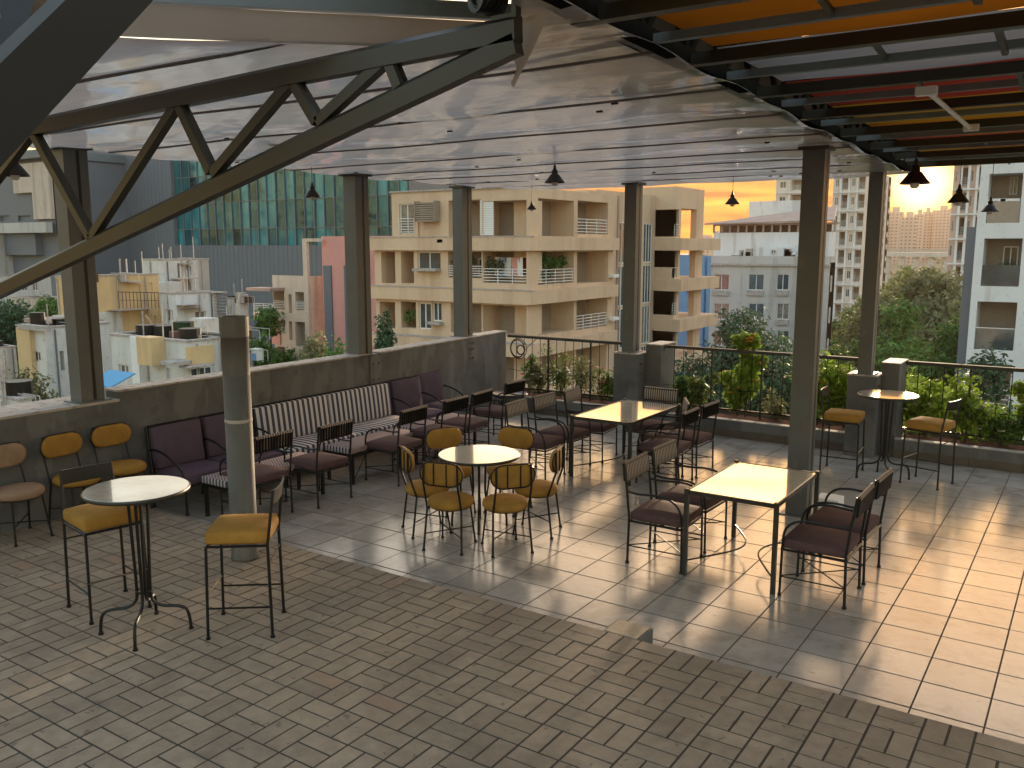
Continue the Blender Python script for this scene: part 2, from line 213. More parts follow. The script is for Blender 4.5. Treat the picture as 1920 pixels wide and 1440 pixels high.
# ------------------------------------------------------------------ mesh builder
class MB:
    def __init__(s): s.v=[]; s.f=[]; s.m=[]; s.cur=0; s.rnd=None
    def add(s,vs,fs):
        o=len(s.v); s.v+= [tuple(map(float,p)) for p in vs]; s.f+=[tuple(i+o for i in f) for f in fs]; s.m+=[s.cur]*len(fs); return s
    def box(s,x0,x1,y0,y1,z0,z1,mi=None):
        if mi is not None: s.cur=mi
        return s.add([(x0,y0,z0),(x1,y0,z0),(x1,y1,z0),(x0,y1,z0),(x0,y0,z1),(x1,y0,z1),(x1,y1,z1),(x0,y1,z1)],[(0,3,2,1),(4,5,6,7),(0,1,5,4),(1,2,6,5),(2,3,7,6),(3,0,4,7)])
    def bar(s,a,b,w,h=None,up=(0,0,1)):
        a=Vector(a);b=Vector(b);d=(b-a).normalized();u=Vector(up)
        if abs(d.dot(u))>.98: u=Vector((1,0,0))
        r=d.cross(u).normalized(); u=r.cross(d); h=h or w; P=[]
        for p in (a,b):
            for i,j in ((-1,-1),(1,-1),(1,1),(-1,1)): P.append(p+r*i*w/2+u*j*h/2)
        return s.add(P,[(0,1,2,3),(7,6,5,4),(0,4,5,1),(1,5,6,2),(2,6,7,3),(3,7,4,0)])
    def tube(s,pts,r,n=8,smooth=0,cap=True,closed=False):
        pts=[Vector(p) for p in pts]
        if smooth:
            q=[]; k=len(pts)
            for i in range(k-1):
                p0=pts[max(i-1,0)];p1=pts[i];p2=pts[i+1];p3=pts[min(i+2,k-1)]
                for j in range(smooth):
                    t=j/smooth; q.append(.5*((2*p1)+(p2-p0)*t+(2*p0-5*p1+4*p2-p3)*t*t+(3*p1-p0-3*p2+p3)*t**3))
            q.append(pts[-1]); pts=q
        k=len(pts); V=[]; u=None
        rr=r if hasattr(r,'__len__') else [r]*k
        for i,p in enumerate(pts):
            if closed: d=(pts[(i+1)%k]-pts[i-1]).normalized()
            else: d=(pts[min(i+1,k-1)]-pts[max(i-1,0)]).normalized()
            if u is None:
                u=Vector((0,0,1)) if abs(d.z)<.9 else Vector((1,0,0))
            u=(u-d*u.dot(d)).normalized(); w_=d.cross(u)
            for j in range(n):
                a=2*math.pi*j/n; V.append(p+(u*math.cos(a)+w_*math.sin(a))*rr[min(i,len(rr)-1)])
        Fs=[]
        for i in range(k if closed else k-1):
            i2=(i+1)%k
            for j in range(n): Fs.append((i*n+j,i*n+(j+1)%n,i2*n+(j+1)%n,i2*n+j))
        if cap and not closed: Fs+= [tuple(range(n-1,-1,-1)),tuple((k-1)*n+j for j in range(n))]
        return s.add(V,Fs)
    def lathe(s,prof,n=24,c=(0,0,0)):
        V=[];Fs=[];k=len(prof)
        for r,z in prof:
            for j in range(n):
                a=2*math.pi*j/n; V.append((c[0]+r*math.cos(a),c[1]+r*math.sin(a),c[2]+z))
        for i in range(k-1):
            for j in range(n): Fs.append((i*n+j,i*n+(j+1)%n,(i+1)*n+(j+1)%n,(i+1)*n+j))
        return s.add(V,Fs)
    def rbox(s,cx,cy,cz,sx,sy,sz,r,k=3,puff=0):
        """rounded cushion"""
        hx,hy,hz=sx/2,sy/2,sz/2; r=min(r,hx,hy,hz)
        for ax in range(3):
            for sg in (-1,1):
                V=[];n=2*k+2; ts=[-1+ (i/k)*(r_) for r_ in [0] for i in [0]]
                def prm(h): 
                    a=[-h+r*(1-math.cos(i/k*math.pi/2))*1.0 for i in range(k)]
                    return a+[-(h-r)*.5,0,(h-r)*.5]+[-x for x in a[::-1]]
                H=[hx,hy,hz]; o=[(ax+1)%3,(ax+2)%3]
                A=[-H[o[0]]+H[o[0]]*0,0]
                ga=prm(H[o[0]]); gb=prm(H[o[1]]); na=len(ga); nb=len(gb)
                for a in ga:
                    for b in gb:
                        p=[0,0,0]; p[ax]=sg*H[ax]; p[o[0]]=a; p[o[1]]=b
                        q=[max(-H[i]+r,min(H[i]-r,p[i])) for i in range(3)]
                        d=Vector([p[i]-q[i] for i in range(3)]); 
                        if d.length>1e-9: d=d.normalized()*r
                        pp=[q[i]+d[i] for i in range(3)]
                        if puff: 
                            f=(1-(pp[o[0]]/H[o[0]])**2)*(1-(pp[o[1]]/H[o[1]])**2) if ax==2 else 0
                            pp[2]+=sg*puff*f
                        V.append((cx+pp[0],cy+pp[1],cz+pp[2]))
                Fs=[]
                for i in range(na-1):
                    for j in range(nb-1):
                        q=(i*nb+j,(i+1)*nb+j,(i+1)*nb+j+1,i*nb+j+1)
                        Fs.append(q if sg>0 else q[::-1])
                s.add(V,Fs)
        return s
    def build(s,name,mats,parent=None,smooth=False,loc=None):
        me=bpy.data.meshes.new(name); me.from_pydata(s.v,[],s.f)
        for m in (mats if isinstance(mats,(list,tuple)) else [mats]): me.materials.append(M[m] if isinstance(m,str) else m)
        if len(set(s.m))>1 or (s.m and s.m[0]): me.polygons.foreach_set('material_index',s.m)
        if s.rnd is not None:
            a=me.attributes.new('rnd','FLOAT','FACE'); a.data.foreach_set('value',np.asarray(s.rnd,dtype=np.float32))
        if smooth: me.polygons.foreach_set('use_smooth',[True]*len(s.f))
        me.update(); o=bpy.data.objects.new(name,me); sc.collection.objects.link(o)
        if parent: o.parent=parent
        if loc is not None: o.location=loc
        return o
def tag(o,label=None,cat=None,group=None,kind=None):
    if label: o['label']=label
    if cat: o['category']=cat
    if group: o['group']=group
    if kind: o['kind']=kind
    return o
def empty(name,loc=(0,0,0),rz=0,label=None,cat=None,group=None):
    o=bpy.data.objects.new(name,None); sc.collection.objects.link(o); o.location=loc; o.rotation_euler=(0,0,rz); o.empty_display_size=.1
    return tag(o,label,cat,group)
KIDS={}
def kids(o): return [c for c in bpy.data.objects if c.parent==o]
def copy_tree(o,parent=None,cache={}):
    if o not in cache: cache[o]=kids(o)
    c=o.copy(); sc.collection.objects.link(c)
    if parent: c.parent=parent
    for ch in cache[o]: copy_tree(ch,c)
    return c
used=set()
def place(proto,loc,rz,label,group=None,tilt=None):
    o=proto if proto not in used else copy_tree(proto)
    used.add(proto); o.location=loc; o.rotation_euler=(0,0,rz) if tilt is None else (tilt[0],tilt[1],rz); o['label']=label
    if group: o['group']=group
    return o
#PARTS

for k_,c_,a_ in (('peach',(.50,.33,.21),.35),('off',(.33,.29,.24),.6),('whiteb',(.40,.37,.34),.45),('yellow',(.50,.35,.2),.4),('cream',(.34,.27,.22),.5),('greybldg',(.30,.27,.24),.45),('pink',(.42,.20,.17),.4)):
    spots(M[k_],.9,.56,c_,a_,(1,1,.10)); spots(M[k_],5,.62,c_,a_*.8,(1,1,.6))
spots(M['conc'],3,.54,(.17,.165,.16),.6,(1,1,.35)); spots(M['conc'],5,.62,(.055,.053,.05),.35); spots(M['steel'],12,.64,(.17,.15,.12),.5,(1,1,.3)); spots(M['cap'],9,.56,(.18,.155,.13),.6)
spots(M['pipe'],7,.60,(.20,.18,.155),.5,(1,1,.3))
# ================================================================== TERRACE
ZB=.12            # height of the brick terrace above the tiled floor
# ---- brick paving: pairs of pavers laid in alternating directions
def paving():
    mb=MB(); mb.rnd=[]; c=.2552; g=.0065; z=ZB
    x0,x1,y0,y1=.632-22*.2552,6.2,-7.2,-.705
    ny=int((y1-y0)/c)+1; nx=int((x1-x0)/c)+2
    for j in range(ny):
        for i in range(nx):
            X=x0+i*c; Y=y1-(j+1)*c
            hor=(i+j)%2==0
            for k in (0,1):
                if hor: a,b,cc,d=X,X+c,Y+k*c/2,Y+(k+1)*c/2
                else: a,b,cc,d=X+k*c/2,X+(k+1)*c/2,Y,Y+c
                a+=g/2+random.uniform(0,.0015);b-=g/2+random.uniform(0,.0015);cc+=g/2;d-=g/2; e=.004
                b=min(b,6.2); 
                a=max(a,-4.86)
                if b<=a+.01: continue
                dz=random.uniform(-.0012,.0012); t1=random.uniform(-.0012,.0012)
                V=[(a,cc,z-.012),(b,cc,z-.012),(b,d,z-.012),(a,d,z-.012),(a+e,cc+e,z+dz),(b-e,cc+e,z+dz+t1),(b-e,d-e,z+dz+t1),(a+e,d-e,z+dz)]
                mb.add(V,[(4,5,6,7),(0,1,5,4),(1,2,6,5),(2,3,7,6),(3,0,4,7)]); mb.rnd+= [random.random()]*5
    o=mb.build('brick_paving','brick'); tag(o,kind='structure')
    b=MB().box(-4.9,6.3,-7.3,-.705,-.3,ZB-.0032).build('paving_bed','joint'); tag(b,kind='structure')
paving()
def tiles():
    mb=MB(); mb.rnd=[]; s=.4; g=.0058
    for i in range(-13,17):
        off=0
        for j in range(-2,17):
            a=i*s+g*.62;b=(i+1)*s-g*.62;c=j*s+off+g*.95;d=(j+1)*s+off-g*.95
            a=max(a,-4.95)
            if b<=a: continue
            if c>6.43: continue
            d=min(d,6.44); t=[random.uniform(-.0009,.0009) for _ in range(3)]; e=.002
            mb.add([(a,c,-.006),(b,c,-.006),(b,d,-.006),(a,d,-.006),(a+e,c+e,t[0]),(b-e,c+e,t[1]),(b-e,d-e,t[1]+t[2]),(a+e,d-e,t[0]+t[2])],[(4,5,6,7),(0,1,5,4),(1,2,6,5),(2,3,7,6),(3,0,4,7)]); mb.rnd+=[random.random()]*5
    o=mb.build('tiled_floor','tile'); tag(o,kind='structure')
    b=MB().box(-5.3,6.6,-.9,7.3,-.35,-.0016).build('floor_bed','grout'); tag(b,kind='structure')
tiles()
M['stepcap']=mat('beige_step_tile',(.42,.32,.22),.6,var=.15,vs=20)
# tiled step stub at the brick edge
mb=MB(); mb.box(.84,1.115,-.703,-.46,-.01,.112,0); mb.box(.855,1.10,-.695,-.475,.112,.119,1); 
t=mb.build('step_block',['conc','stepcap']); tag(t,'small tiled step block where the brick edge drops to the tiles','step block')
# ---- parapet wall on the left
par=empty('parapet_wall',(-4.87,2,0),0,'dark rendered parapet wall with a pale coping behind the sofas','parapet')
def wallpoly(x0,x1a,x1b,y0,y1,z0,z1,name,m,parent):
    mb=MB(); mb.add([(x0,y0,z0),(x1a,y0,z0),(x1b,y1,z0),(x0-(x1a-x1b),y1,z0),(x0,y0,z1),(x1a,y0,z1),(x1b,y1,z1),(x0-(x1a-x1b),y1,z1)],[(0,3,2,1),(4,5,6,7),(0,1,5,4),(1,2,6,5),(2,3,7,6),(3,0,4,7)])
    o=mb.build(name,m); o.parent=parent; o.matrix_parent_inverse=Matrix.Translation((4.87,-2,0)); return o
wallpoly(-5.10,-4.87,-4.87,-.69,3.1,-.3,1.285,'wall_panel','conc',par)
wallpoly(-5.13,-4.855,-4.855,-.69,3.1,1.285,1.305,'coping','cap',par)
wallpoly(-5.10,-4.88,-5.18,3.33,6.95,-.3,1.285,'wall_panel','conc',par)
wallpoly(-5.13,-4.865,-5.165,3.33,6.96,1.285,1.305,'coping','cap',par)
wallpoly(-5.12,-4.85,-4.85,3.1,3.33,-.3,1.27,'wall_pier','conc',par)
mb=MB()
for y in (3.16,3.27):
    for z in (.93,1.16): mb.lathe([(0,.012),(.012,.010),(.014,0)],8,(0,0,0)) if False else mb.tube([(-4.853,y,z),(-4.838,y,z)],.014,8)
for y in (5.75,5.83):
    for z in (.95,1.1,1.2): mb.tube([(-5.09,y,z),(-5.065,y,z)],.013,8)
o=mb.build('anchor_bolt','rust'); o.parent=par; o.matrix_parent_inverse=Matrix.Translation((4.87,-2,0))
par2=empty('parapet_wall',(-4.87,-3.5,0),0,'lower brown grey parapet wall behind the mustard wall chairs','parapet')
for nm,a in (('wall_panel',(-5.10,-4.855,-7.3,-.70,-.3,1.19)),('coping',(-5.45,-4.845,-7.3,-.69,1.19,1.215))):
    o=MB().box(*a).build(nm,'conc' if nm=='wall_panel' else 'cap'); o.parent=par2; o.matrix_parent_inverse=Matrix.Translation((4.87,3.5,0))
# ---- steel roof columns
def column(x,y,z0,z1,wx,wy,label,plate=True):
    c=empty('roof_column',(x,y,z0),0,label,'column','steel columns carrying the roof')
    mb=MB(); t=.012; h=z1-z0
    # solid shaft; a thin black strip paints the slot's shade on the +x face
    mb.box(-wx/2,wx/2,-wy/2,wy/2,0,h,0)
    mb.build('shaft','steel',c)
    mb=MB(); mb.box(wx/2+.001,wx/2+.004,wy*.02,wy*.14,.02,h-.02); mb.build('slot','black',c)
    if plate:
        MB().box(-wx/2-.05,wx/2+.05,-wy/2-.05,wy/2+.05,0,.012).build('base_plate','steel',c)
        MB().box(-wx/2-.04,wx/2+.04,-wy/2-.04,wy/2+.04,h-.012,h+.02).build('cap_plate','dsteel',c)
    return c
ZC=3.745
column(-5.02,-.93,1.215,ZC-.01,.20,.25,'thick grey steel column on the low parapet behind the truss')
column(-5.00,3.06,1.285,ZC-.01,.22,.26,'grey steel column standing at the bolted joint of the parapet')
column(-5.28,5.83,1.30,ZC-.01,.20,.26,'grey steel column on the far end of the parapet')
column(-2.60,6.68,1.13,ZC-.01,.20,.22,'slim dark column on the concrete pier between the two left railings')
column(1.085,3.22,0,ZC-.01,.215,.20,'tall free standing column beside the front stone table')
column(1.02,6.38,1.11,ZC+.1,.17,.20,'slim column on the concrete pier by the far bar table')
# ---- concrete piers with railings
def pier(x0,x1,y0,y1,z1,x2,label):
    c=empty('concrete_pier',((x0+x1)/2,(y0+y1)/2,0),0,label,'pier')
    ox,oy=(x0+x1)/2,(y0+y1)/2
    MB().box(x0-ox,x1-ox,y0-oy,y1-oy,-.01,z1).build('pier_block','conc',c)
    MB().box(x0-.01-ox,x1+.01-ox,y0-.01-oy,y1+.005-oy,z1,z1+.02).build('pier_cap','cap',c)
    MB().box(x1+.003-ox,x2-ox,y1-.12-oy,y1+.42-oy,-.01,1.245).build('wall_stub','conc',c)
    MB().box(x1-.005-ox,x2+.01-ox,y1-.13-oy,y1+.43-oy,1.245,1.262).build('coping','cap',c)
    mb=MB()
    for z in (.95,.8): mb.box(x1+.002-ox,x1+.016-ox,y0+.06-oy,y0+.16-oy,z,z+.022)
    mb.build('anchor_bolt','rust',c)
    return c
pier(-2.80,-2.38,6.50,6.90,1.11,-2.12,'dark concrete pier between the left railings behind the long stone table')
pier(.83,1.2,6.22,6.6,1.09,1.42,'dark concrete pier behind the far bar table and its stools')
# ---- planters along the edge
def planter(x0,x1,label,gap=None):
    c=empty('planter_kerb',((x0+x1)/2,6.6,0),0,label,'planter','planters along the railing'); ox=(x0+x1)/2; oy=6.6
    MB().box(x0-ox,x1-ox,6.43-oy,6.50-oy,-.02,.115).build('kerb_base','kerbtile',c)
    MB().box(x0-ox,x1-ox,6.425-oy,6.53-oy,.115,.25).build('kerb','conc',c)
    mb=MB()
    x=x0+.3
    while x<x1-.1: mb.box(x-ox,x+.006-ox,6.427-oy,6.4299-oy,0,.115); x+=.6
    mb.build('joint','joint',c)
    MB().box(x0-ox,x1-ox,6.42-oy,6.54-oy,.25,.262).build('kerb_cap','cap',c)
    # soil with a rough top
    nx=int((x1-x0)/.07); mb=MB(); V=[];Fs=[]
    for i in range(nx+1):
        for j in range(9): V.append((x0-ox+(x1-x0)*i/nx,6.54-oy+j*.08,.2+random.uniform(-.012,.02)))
    for i in range(nx):
        for j in range(8): a=i*9+j; Fs.append((a,a+9,a+10,a+1))
    mb.add(V,Fs); mb.build('soil','soil',c,smooth=True)
    MB().box(x0-ox,x1-ox,7.18-oy,7.26-oy,-.3,.27).build('outer_kerb','conc',c)
    return c
planter(-4.98,-2.8,'planter with red soil and rose bushes left of the dark pier')
planter(-2.12,.83,'planter with red soil between the two concrete piers')
planter(1.42,6.5,'planter with red soil behind the right bar table')
# ---- railings
def railing(x0,x1,label,coil=False):
    c=empty('railing',((x0+x1)/2,6.95,0),0,label,'railing','railings along the terrace edge'); ox=(x0+x1)/2
    MB().box(x0-ox,x1-ox,-.04,.04,1.20,1.245).build('top_rail','railtop',c)
    MB().box(x0-ox,x1-ox,-.012,.012,.30,.325).build('bottom_rail','black',c)
    mb=MB(); x=x0; n=0
    pts=[(x0+ (x1-x0)*i/12-ox,0,.62+random.uniform(-.015,.015)) for i in range(13)]; mb.tube(pts,.005,5); mb.build('wire','black',c)
    k=int((x1-x0)/.155)
    for i in range(1,k):
        X=x0+(x1-x0)*i/k-ox
        if i%5==0: MB().box(X-.013,X+.013,-.013,.013,.2,1.2).build('rail_post','dsteel',c)
        else: MB().tube([(X,0,.325),(X,0,1.2)],.0065,6,cap=False).build('baluster','black',c)
    return c
railing(-5.12,-2.80,'grey railing at the left corner with a rusty coil hanging on it')
railing(-2.12,.84,'grey railing between the two piers behind the stone tables')
railing(1.42,6.5,'grey railing at the right behind the bar table with white roses')
# wire coil on the railing
mb=MB()
for k in range(5):
    r=.15+random.uniform(-.02,.02); cx,cz=-4.86+random.uniform(-.015,.015),1.02+random.uniform(-.02,.02)
    mb.tube([(cx+r*math.cos(a),6.87-k*.006,cz+r*math.sin(a)*1.05) for a in [i*2*math.pi/28 for i in range(28)]],.008,6,closed=True)
for k in range(3):
    r=.08; mb.tube([(-4.8+r*math.cos(a),6.86-k*.01,1.0+r*math.sin(a)) for a in [i*2*math.pi/20 for i in range(20)]],.010,6,closed=True)
mb.tube([(-4.72,6.87,1.0),(-4.6,6.87,1.12),(-4.5,6.89,1.2)],.006,6)
tag(mb.build('cable_coil','rust'),'rusty coil of cable hung on the corner end of the left railing','cable coil')
# ---- round grey pipe post
pp=empty('pipe_post',(-2.42,-1.13,ZB),0,'round grey pipe post standing on the brick paving near the edge','post')
mb=MB(); H=2.21-ZB
mb.lathe([(0,0),(.118,0),(.118,.02),(.112,.05),(.112,1.60),(.112,1.6)],32); mb.build('lower_pipe','pipe',pp,smooth=True)
MB().lathe([(.1135,1.20),(.1145,1.202),(.1145,1.225),(.1135,1.228)],32).build('joint_ring','cap',pp,smooth=True)
mb=MB(); mb.lathe([(.112,1.6),(.112,H-.17),(.1125,H-.17)],32); mb.build('upper_pipe','pipe',pp,smooth=True)
mb=MB(); mb.lathe([(.114,H-.17),(.118,H-.168),(.118,H),(.104,H),(.104,H-.1),(0,H-.1)],32); mb.build('socket_end','pipe',pp,smooth=False)
# white box next to the column
mb=MB(); mb.rbox(1.37,3.34,.10,.24,.24,.2,.012,2); tag(mb.build('junction_box','white'),'small white box on the tiles against the free standing column','box')
# ================================================================== ROOF
film=empty('film_ceiling',(-1.9,2,ZC),0,'glossy translucent film ceiling stretched over the left side of the terrace','ceiling')
def film_edge(x): return -2.14+(x-1.05)*.965 if x<1.05 else -2.14-(x-1.05)*1.5
def film_mesh():
    mb=MB(); nx,ny=100,120; x0=-5.2
    for i in range(nx+1):
        for j in range(ny+1):
            x=x0+(1.66-x0)*i/nx; ys=max(film_edge(x),-7.5); y=ys+(7.15-ys)*j/ny; x=min(x,1.66-.036*(y+2.7)) if i==nx or x>1.66-.036*(y+2.7) else x
            z=.010*math.sin(x*1.7+y*.6)+.008*math.sin(y*2.6+x*.8)+.006*math.sin(x*4.1-y*1.3)
            z+=.012*math.cos(((y+.44)/1.2)*2*math.pi)
            mb.v.append((x+1.9,y-2,z))
    for i in range(nx):
        for j in range(ny): a=i*(ny+1)+j; mb.f.append((a,a+1,a+ny+2,a+ny+1)); mb.m.append(0)
    return mb.build('film_sheet','film',film,smooth=True)
film_mesh()
for k,y in enumerate((-2.85,-1.65,-.44,.80,2.08,3.24,4.22,5.25,6.2)):  # dark strips below the film paint the shadow lines of battens above it
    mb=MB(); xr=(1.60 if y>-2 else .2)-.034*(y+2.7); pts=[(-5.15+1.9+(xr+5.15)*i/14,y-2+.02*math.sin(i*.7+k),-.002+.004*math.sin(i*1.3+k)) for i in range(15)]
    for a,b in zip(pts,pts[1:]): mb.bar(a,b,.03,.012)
    mb.build('batten_shadow','batten_shadow',film)
mb=MB()
for i in range(24):
    x=random.uniform(-4.8,1.1); y=random.uniform(-1.9,6.8); mb.box(x+1.9-.022,x+1.9+.022,y-2-.010,y-2+.010,-.035,-.022)
mb.build('screw_washer','black',film)
# upright film skirt at the near edge and hanging flap
def sheet(name,pts,m,label,cat,nu=10,nv=4,wav=.01,grp=None):
    """bilinear, slightly wavy cloth through four corner points"""
    A,B,C_,D=[Vector(p) for p in pts]; mb=MB(); n=(B-A).cross(D-A).normalized()
    for i in range(nu+1):
        for j in range(nv+1):
            u,v=i/nu,j/nv; p=A*(1-u)*(1-v)+B*u*(1-v)+C_*u*v+D*(1-u)*v
            p=p+n*(wav*math.sin(u*9+v*3)+wav*.6*math.sin(u*23+1)); mb.v.append(tuple(p))
    for i in range(nu):
        for j in range(nv): a=i*(nv+1)+j; mb.f.append((a,a+1,a+nv+2,a+nv+1)); mb.m.append(0)
    o=mb.build(name,m,smooth=True)
    if label: tag(o,label,cat,grp)
    return o
sheet('film_skirt',[(-1.9,-5.0,3.725),(1.06,-2.14,3.725),(1.06,-2.15,3.86),(-1.9,-5.01,3.88)],'skirt','upright pale film skirt along the near edge of the ceiling','film sheet',24,3,.006)
mb=MB(); mb.bar((-1.9,-5.0,3.925),(1.2,-2.0,3.905),.05,.075); tag(mb.build('edge_beam','blue_steel'),'grey blue beam above the near edge of the film ceiling','beam')
sheet('film_flap',[tuple(onY(968,95,-2.5)),tuple(onY(962,165,-2.5)),tuple(onY(1050,-30,-2.62)),tuple(onY(985,-30,-2.58))],'flap','loose pale flap of film hanging where the truss meets the roof edge','film sheet',8,8,.008)
# roof truss on the left
def chord(mb,a,b,w=.075,h=.10,ch=.022):
    """box tube with a chamfered upper front edge"""
    a=Vector(a);b=Vector(b);d=(b-a).normalized();s=d.cross(Vector((0,0,1))).normalized()
    if s.y>0: s=-s            # s points to the camera side (-y)
    u=s.cross(d).normalized()
    if u.z<0: u=-u
    prof=[(w/2,-h/2),(w/2,h/2-ch),(w/2-ch,h/2),(-w/2,h/2),(-w/2,-h/2)]
    V=[p+s*x+u*z for p in (a,b) for x,z in prof]; n=5
    mb.add(V,[tuple(range(n)),tuple(range(2*n-1,n-1,-1))]+[(i,(i+1)%n,(i+1)%n+n,i+n) for i in range(n)])
    return mb
tr=empty('roof_truss',(1.05,-2.7,3.68),0,'dark steel roof truss with zigzag webs spanning the upper left','truss')
O=Vector((1.05,-2.7,3.68))
def rel(p): return Vector(p)-O
def YY(x,y,Y=-2.7): return rel(onY(x,y,Y))
chord(MB(),YY(972,53),YY(-200,292),.065,.105).build('top_chord','dsteel',tr)
chord(MB(),YY(970,78),YY(-60,572),.065,.105).build('bottom_chord','dsteel',tr)
nodes=[((62,245),(172,445)),((172,445),(335,190)),((335,190),(398,322)),((400,325),(548,150)),((550,148),(597,228)),((597,228),(728,107)),((730,107),(752,163)),((62,245),(-40,380))]
for a,b in nodes: chord(MB(),YY(*a),YY(*b),.05,.062,.012).build('web_member','dsteel',tr)
q=YY(960,30); MB().box(q[0]-.10,q[0]+.02,-.015,.015,q[2]-.01,q[2]+.01).build('gusset','dsteel',tr); MB().box(q[0]-.012+.02,q[0]+.032,-.02,.02,q[2]-.03,q[2]+.25).build('hanger','dsteel',tr)
# truss chord close to the camera
nt_=empty('roof_truss',tuple(at(120,120,1.4)),0,'very close dark steel truss chord crossing the top left corner','truss')
O=Vector(at(120,120,1.4))
mb=MB(); a=rel(at(330,-140,1.75)); b=rel(at(-190,390,1.25)); d=(b-a).normalized()
mb.bar(a,b,.098,.075,up=tuple((Vector((0,0,1))+Vector(_fw)*1.1))); mb.build('bottom_chord','olive',nt_)
mb=MB(); mb.bar(rel(at(-10,-60,2.0)),rel(at(45,130,1.7)),.04,.05); mb.build('web_member','olive',nt_)
mb=MB(); mb.bar(rel(at(75,-60,2.0)),rel(at(-15,190,1.6)),.05,.05); mb.build('web_member','olive',nt_)
# ---- coloured canopy at the right
gird=empty('lattice_girder',(1.45,2,3.8),0,'dark lattice girder along the meeting line of film ceiling and coloured canopy','girder')
O=Vector((1.45,2,3.8))
def gx(y): return 1.62-.034*(y+2.9)
mb=MB(); mb.bar(rel((gx(-3.2),-3.2,3.80)),rel((gx(7.0),7.0,3.80)),.07,.08); mb.build('bottom_chord','matblack',gird)
mb=MB(); mb.bar(rel((gx(-3.2),-3.2,4.12)),rel((gx(7.0),7.0,4.12)),.07,.07); mb.build('top_chord','matblack',gird)
k=0; y=-3.0
while y<6.9:
    a=(gx(y),y,3.82); b=(gx(y+.3),y+.3,4.10); c=(gx(y+.6),y+.6,3.82)
    MB().bar(rel(a),rel(b),.035,.035).build('web_member','matblack',gird); MB().bar(rel(b),rel(c),.035,.035).build('web_member','matblack',gird); y+=.6
RY=[-2.33,-1.21,0,1.19,2.45,3.65,4.9,6.15]
names=['first','second','third','fourth','fifth','sixth','seventh','eighth']
for i,y in enumerate(RY):
    o=empty('roof_rafter',(1.6,y,3.8),0,'dark roof rafter of the coloured canopy, %s counted from the camera'%names[i],'rafter','rafters under the coloured canopy')
    MB().box(-.10,5.2,-.035,.035,-.05,.015).build('rafter_tube','dsteel',o)
    for x in (.9,2.0,3.1,4.2):
        MB().bar((x,.04,-.002),(x-.03,.56,-.008),.025,.025).build('cross_strut','dsteel',o)
    MB().bar((1.45,.5,-.06),(1.45,.03,-.02),.03,.03).build('brace','dsteel',o)
for i,y in enumerate(RY[:-1]):
    o=MB().box(-.1,5.2,-.022,.022,-.03,.013).build('roof_purlin','blue_steel'); o.location=(1.6,y+.59,3.8)
    tag(o,'blue grey purlin of the coloured canopy, %s counted from the camera'%names[i],'purlin','purlins under the coloured canopy')
cols=['yellowc','orange','whitec','redc','yellowc','orange','redc','yellowc']
cw=['yellow','orange','dusty white','red','yellow','orange','red','yellow']
ys=[-3.6]+RY; 
ys=[-3.6,-2.33,-1.21,0,1.19,2.45,3.65,4.9,6.15]
labs=['orange yellow cloth panel nearest the camera','burnt orange cloth panel between the two nearest rafters','dusty white cloth panel between orange and red ones','red cloth panel of the canopy beyond the white one','yellow cloth panel of the canopy beyond the red one','dim orange cloth panel near the far end of the canopy','dim red brown cloth panel near the far end','last yellow cloth panel at the canopy far edge']
for i in range(8):
    y0,y1=ys[i]+.02,ys[i+1]-.02
    o=sheet('canopy_panel',[(1.72,y0,3.832),(6.8,y0,3.832),(6.8,y1,3.832),(1.72,y1,3.832)],cols[i],labs[i],'canopy cloth',30,6,.006,'coloured cloth panels of the canopy')
sheet('canopy_panel',[(.75,-3.9,4.20),(1.85,-3.9,4.20),(1.5,7.2,4.20),(.5,7.2,4.20)],'dimcloth','added dark cloth strip closing off the sky over the lattice girder','canopy cloth',4,20,.01)  # added strip, dark so the gap above the girder stays dim
sheet('girder_sky_blind',[(gx(-3.3)-.10,-3.3,3.765),(gx(7.1)-.10,7.1,3.765),(gx(7.1)-.10,7.1,4.19),(gx(-3.3)-.10,-3.3,4.19)],'dimcloth','added dark upright cloth shutting out the sky behind the lattice girder','cloth',40,3,.008)  # added cloth, keeps bright sky from showing through the girder
# far edge beam with clamps
eb=empty('edge_beam',(1.1,6.55,3.83),0,'dark edge beam with small clamps over the sunset opening','beam')
MB().box(-.1,5.8,-.05,.03,-.02,.05).build('beam_tube','dsteel',eb)
for x in (.25,.42,.95,1.6,2.2,2.6,3.1): MB().box(x,x+.05,-.06,.04,.05,.16).build('clamp','dsteel',eb)
MB().box(-.1,5.8,-.02,.02,.13,.17).build('upper_tube','dsteel',eb)
# fluorescent batten light
tl=empty('tube_light',(2.56,1.2,3.72),0,'white tube light fitting fixed across the red and yellow canopy panels','tube light')
MB().tube([(0,-1.0,0),(0.0,1.0,0)],.016,10).build('tube','white',tl); 
MB().box(-.07,.05,-1.05,-.98,-.02,.03).build('end_bracket','white',tl); MB().box(-.05,.06,.98,1.05,-.02,.03).build('end_bracket','white',tl)
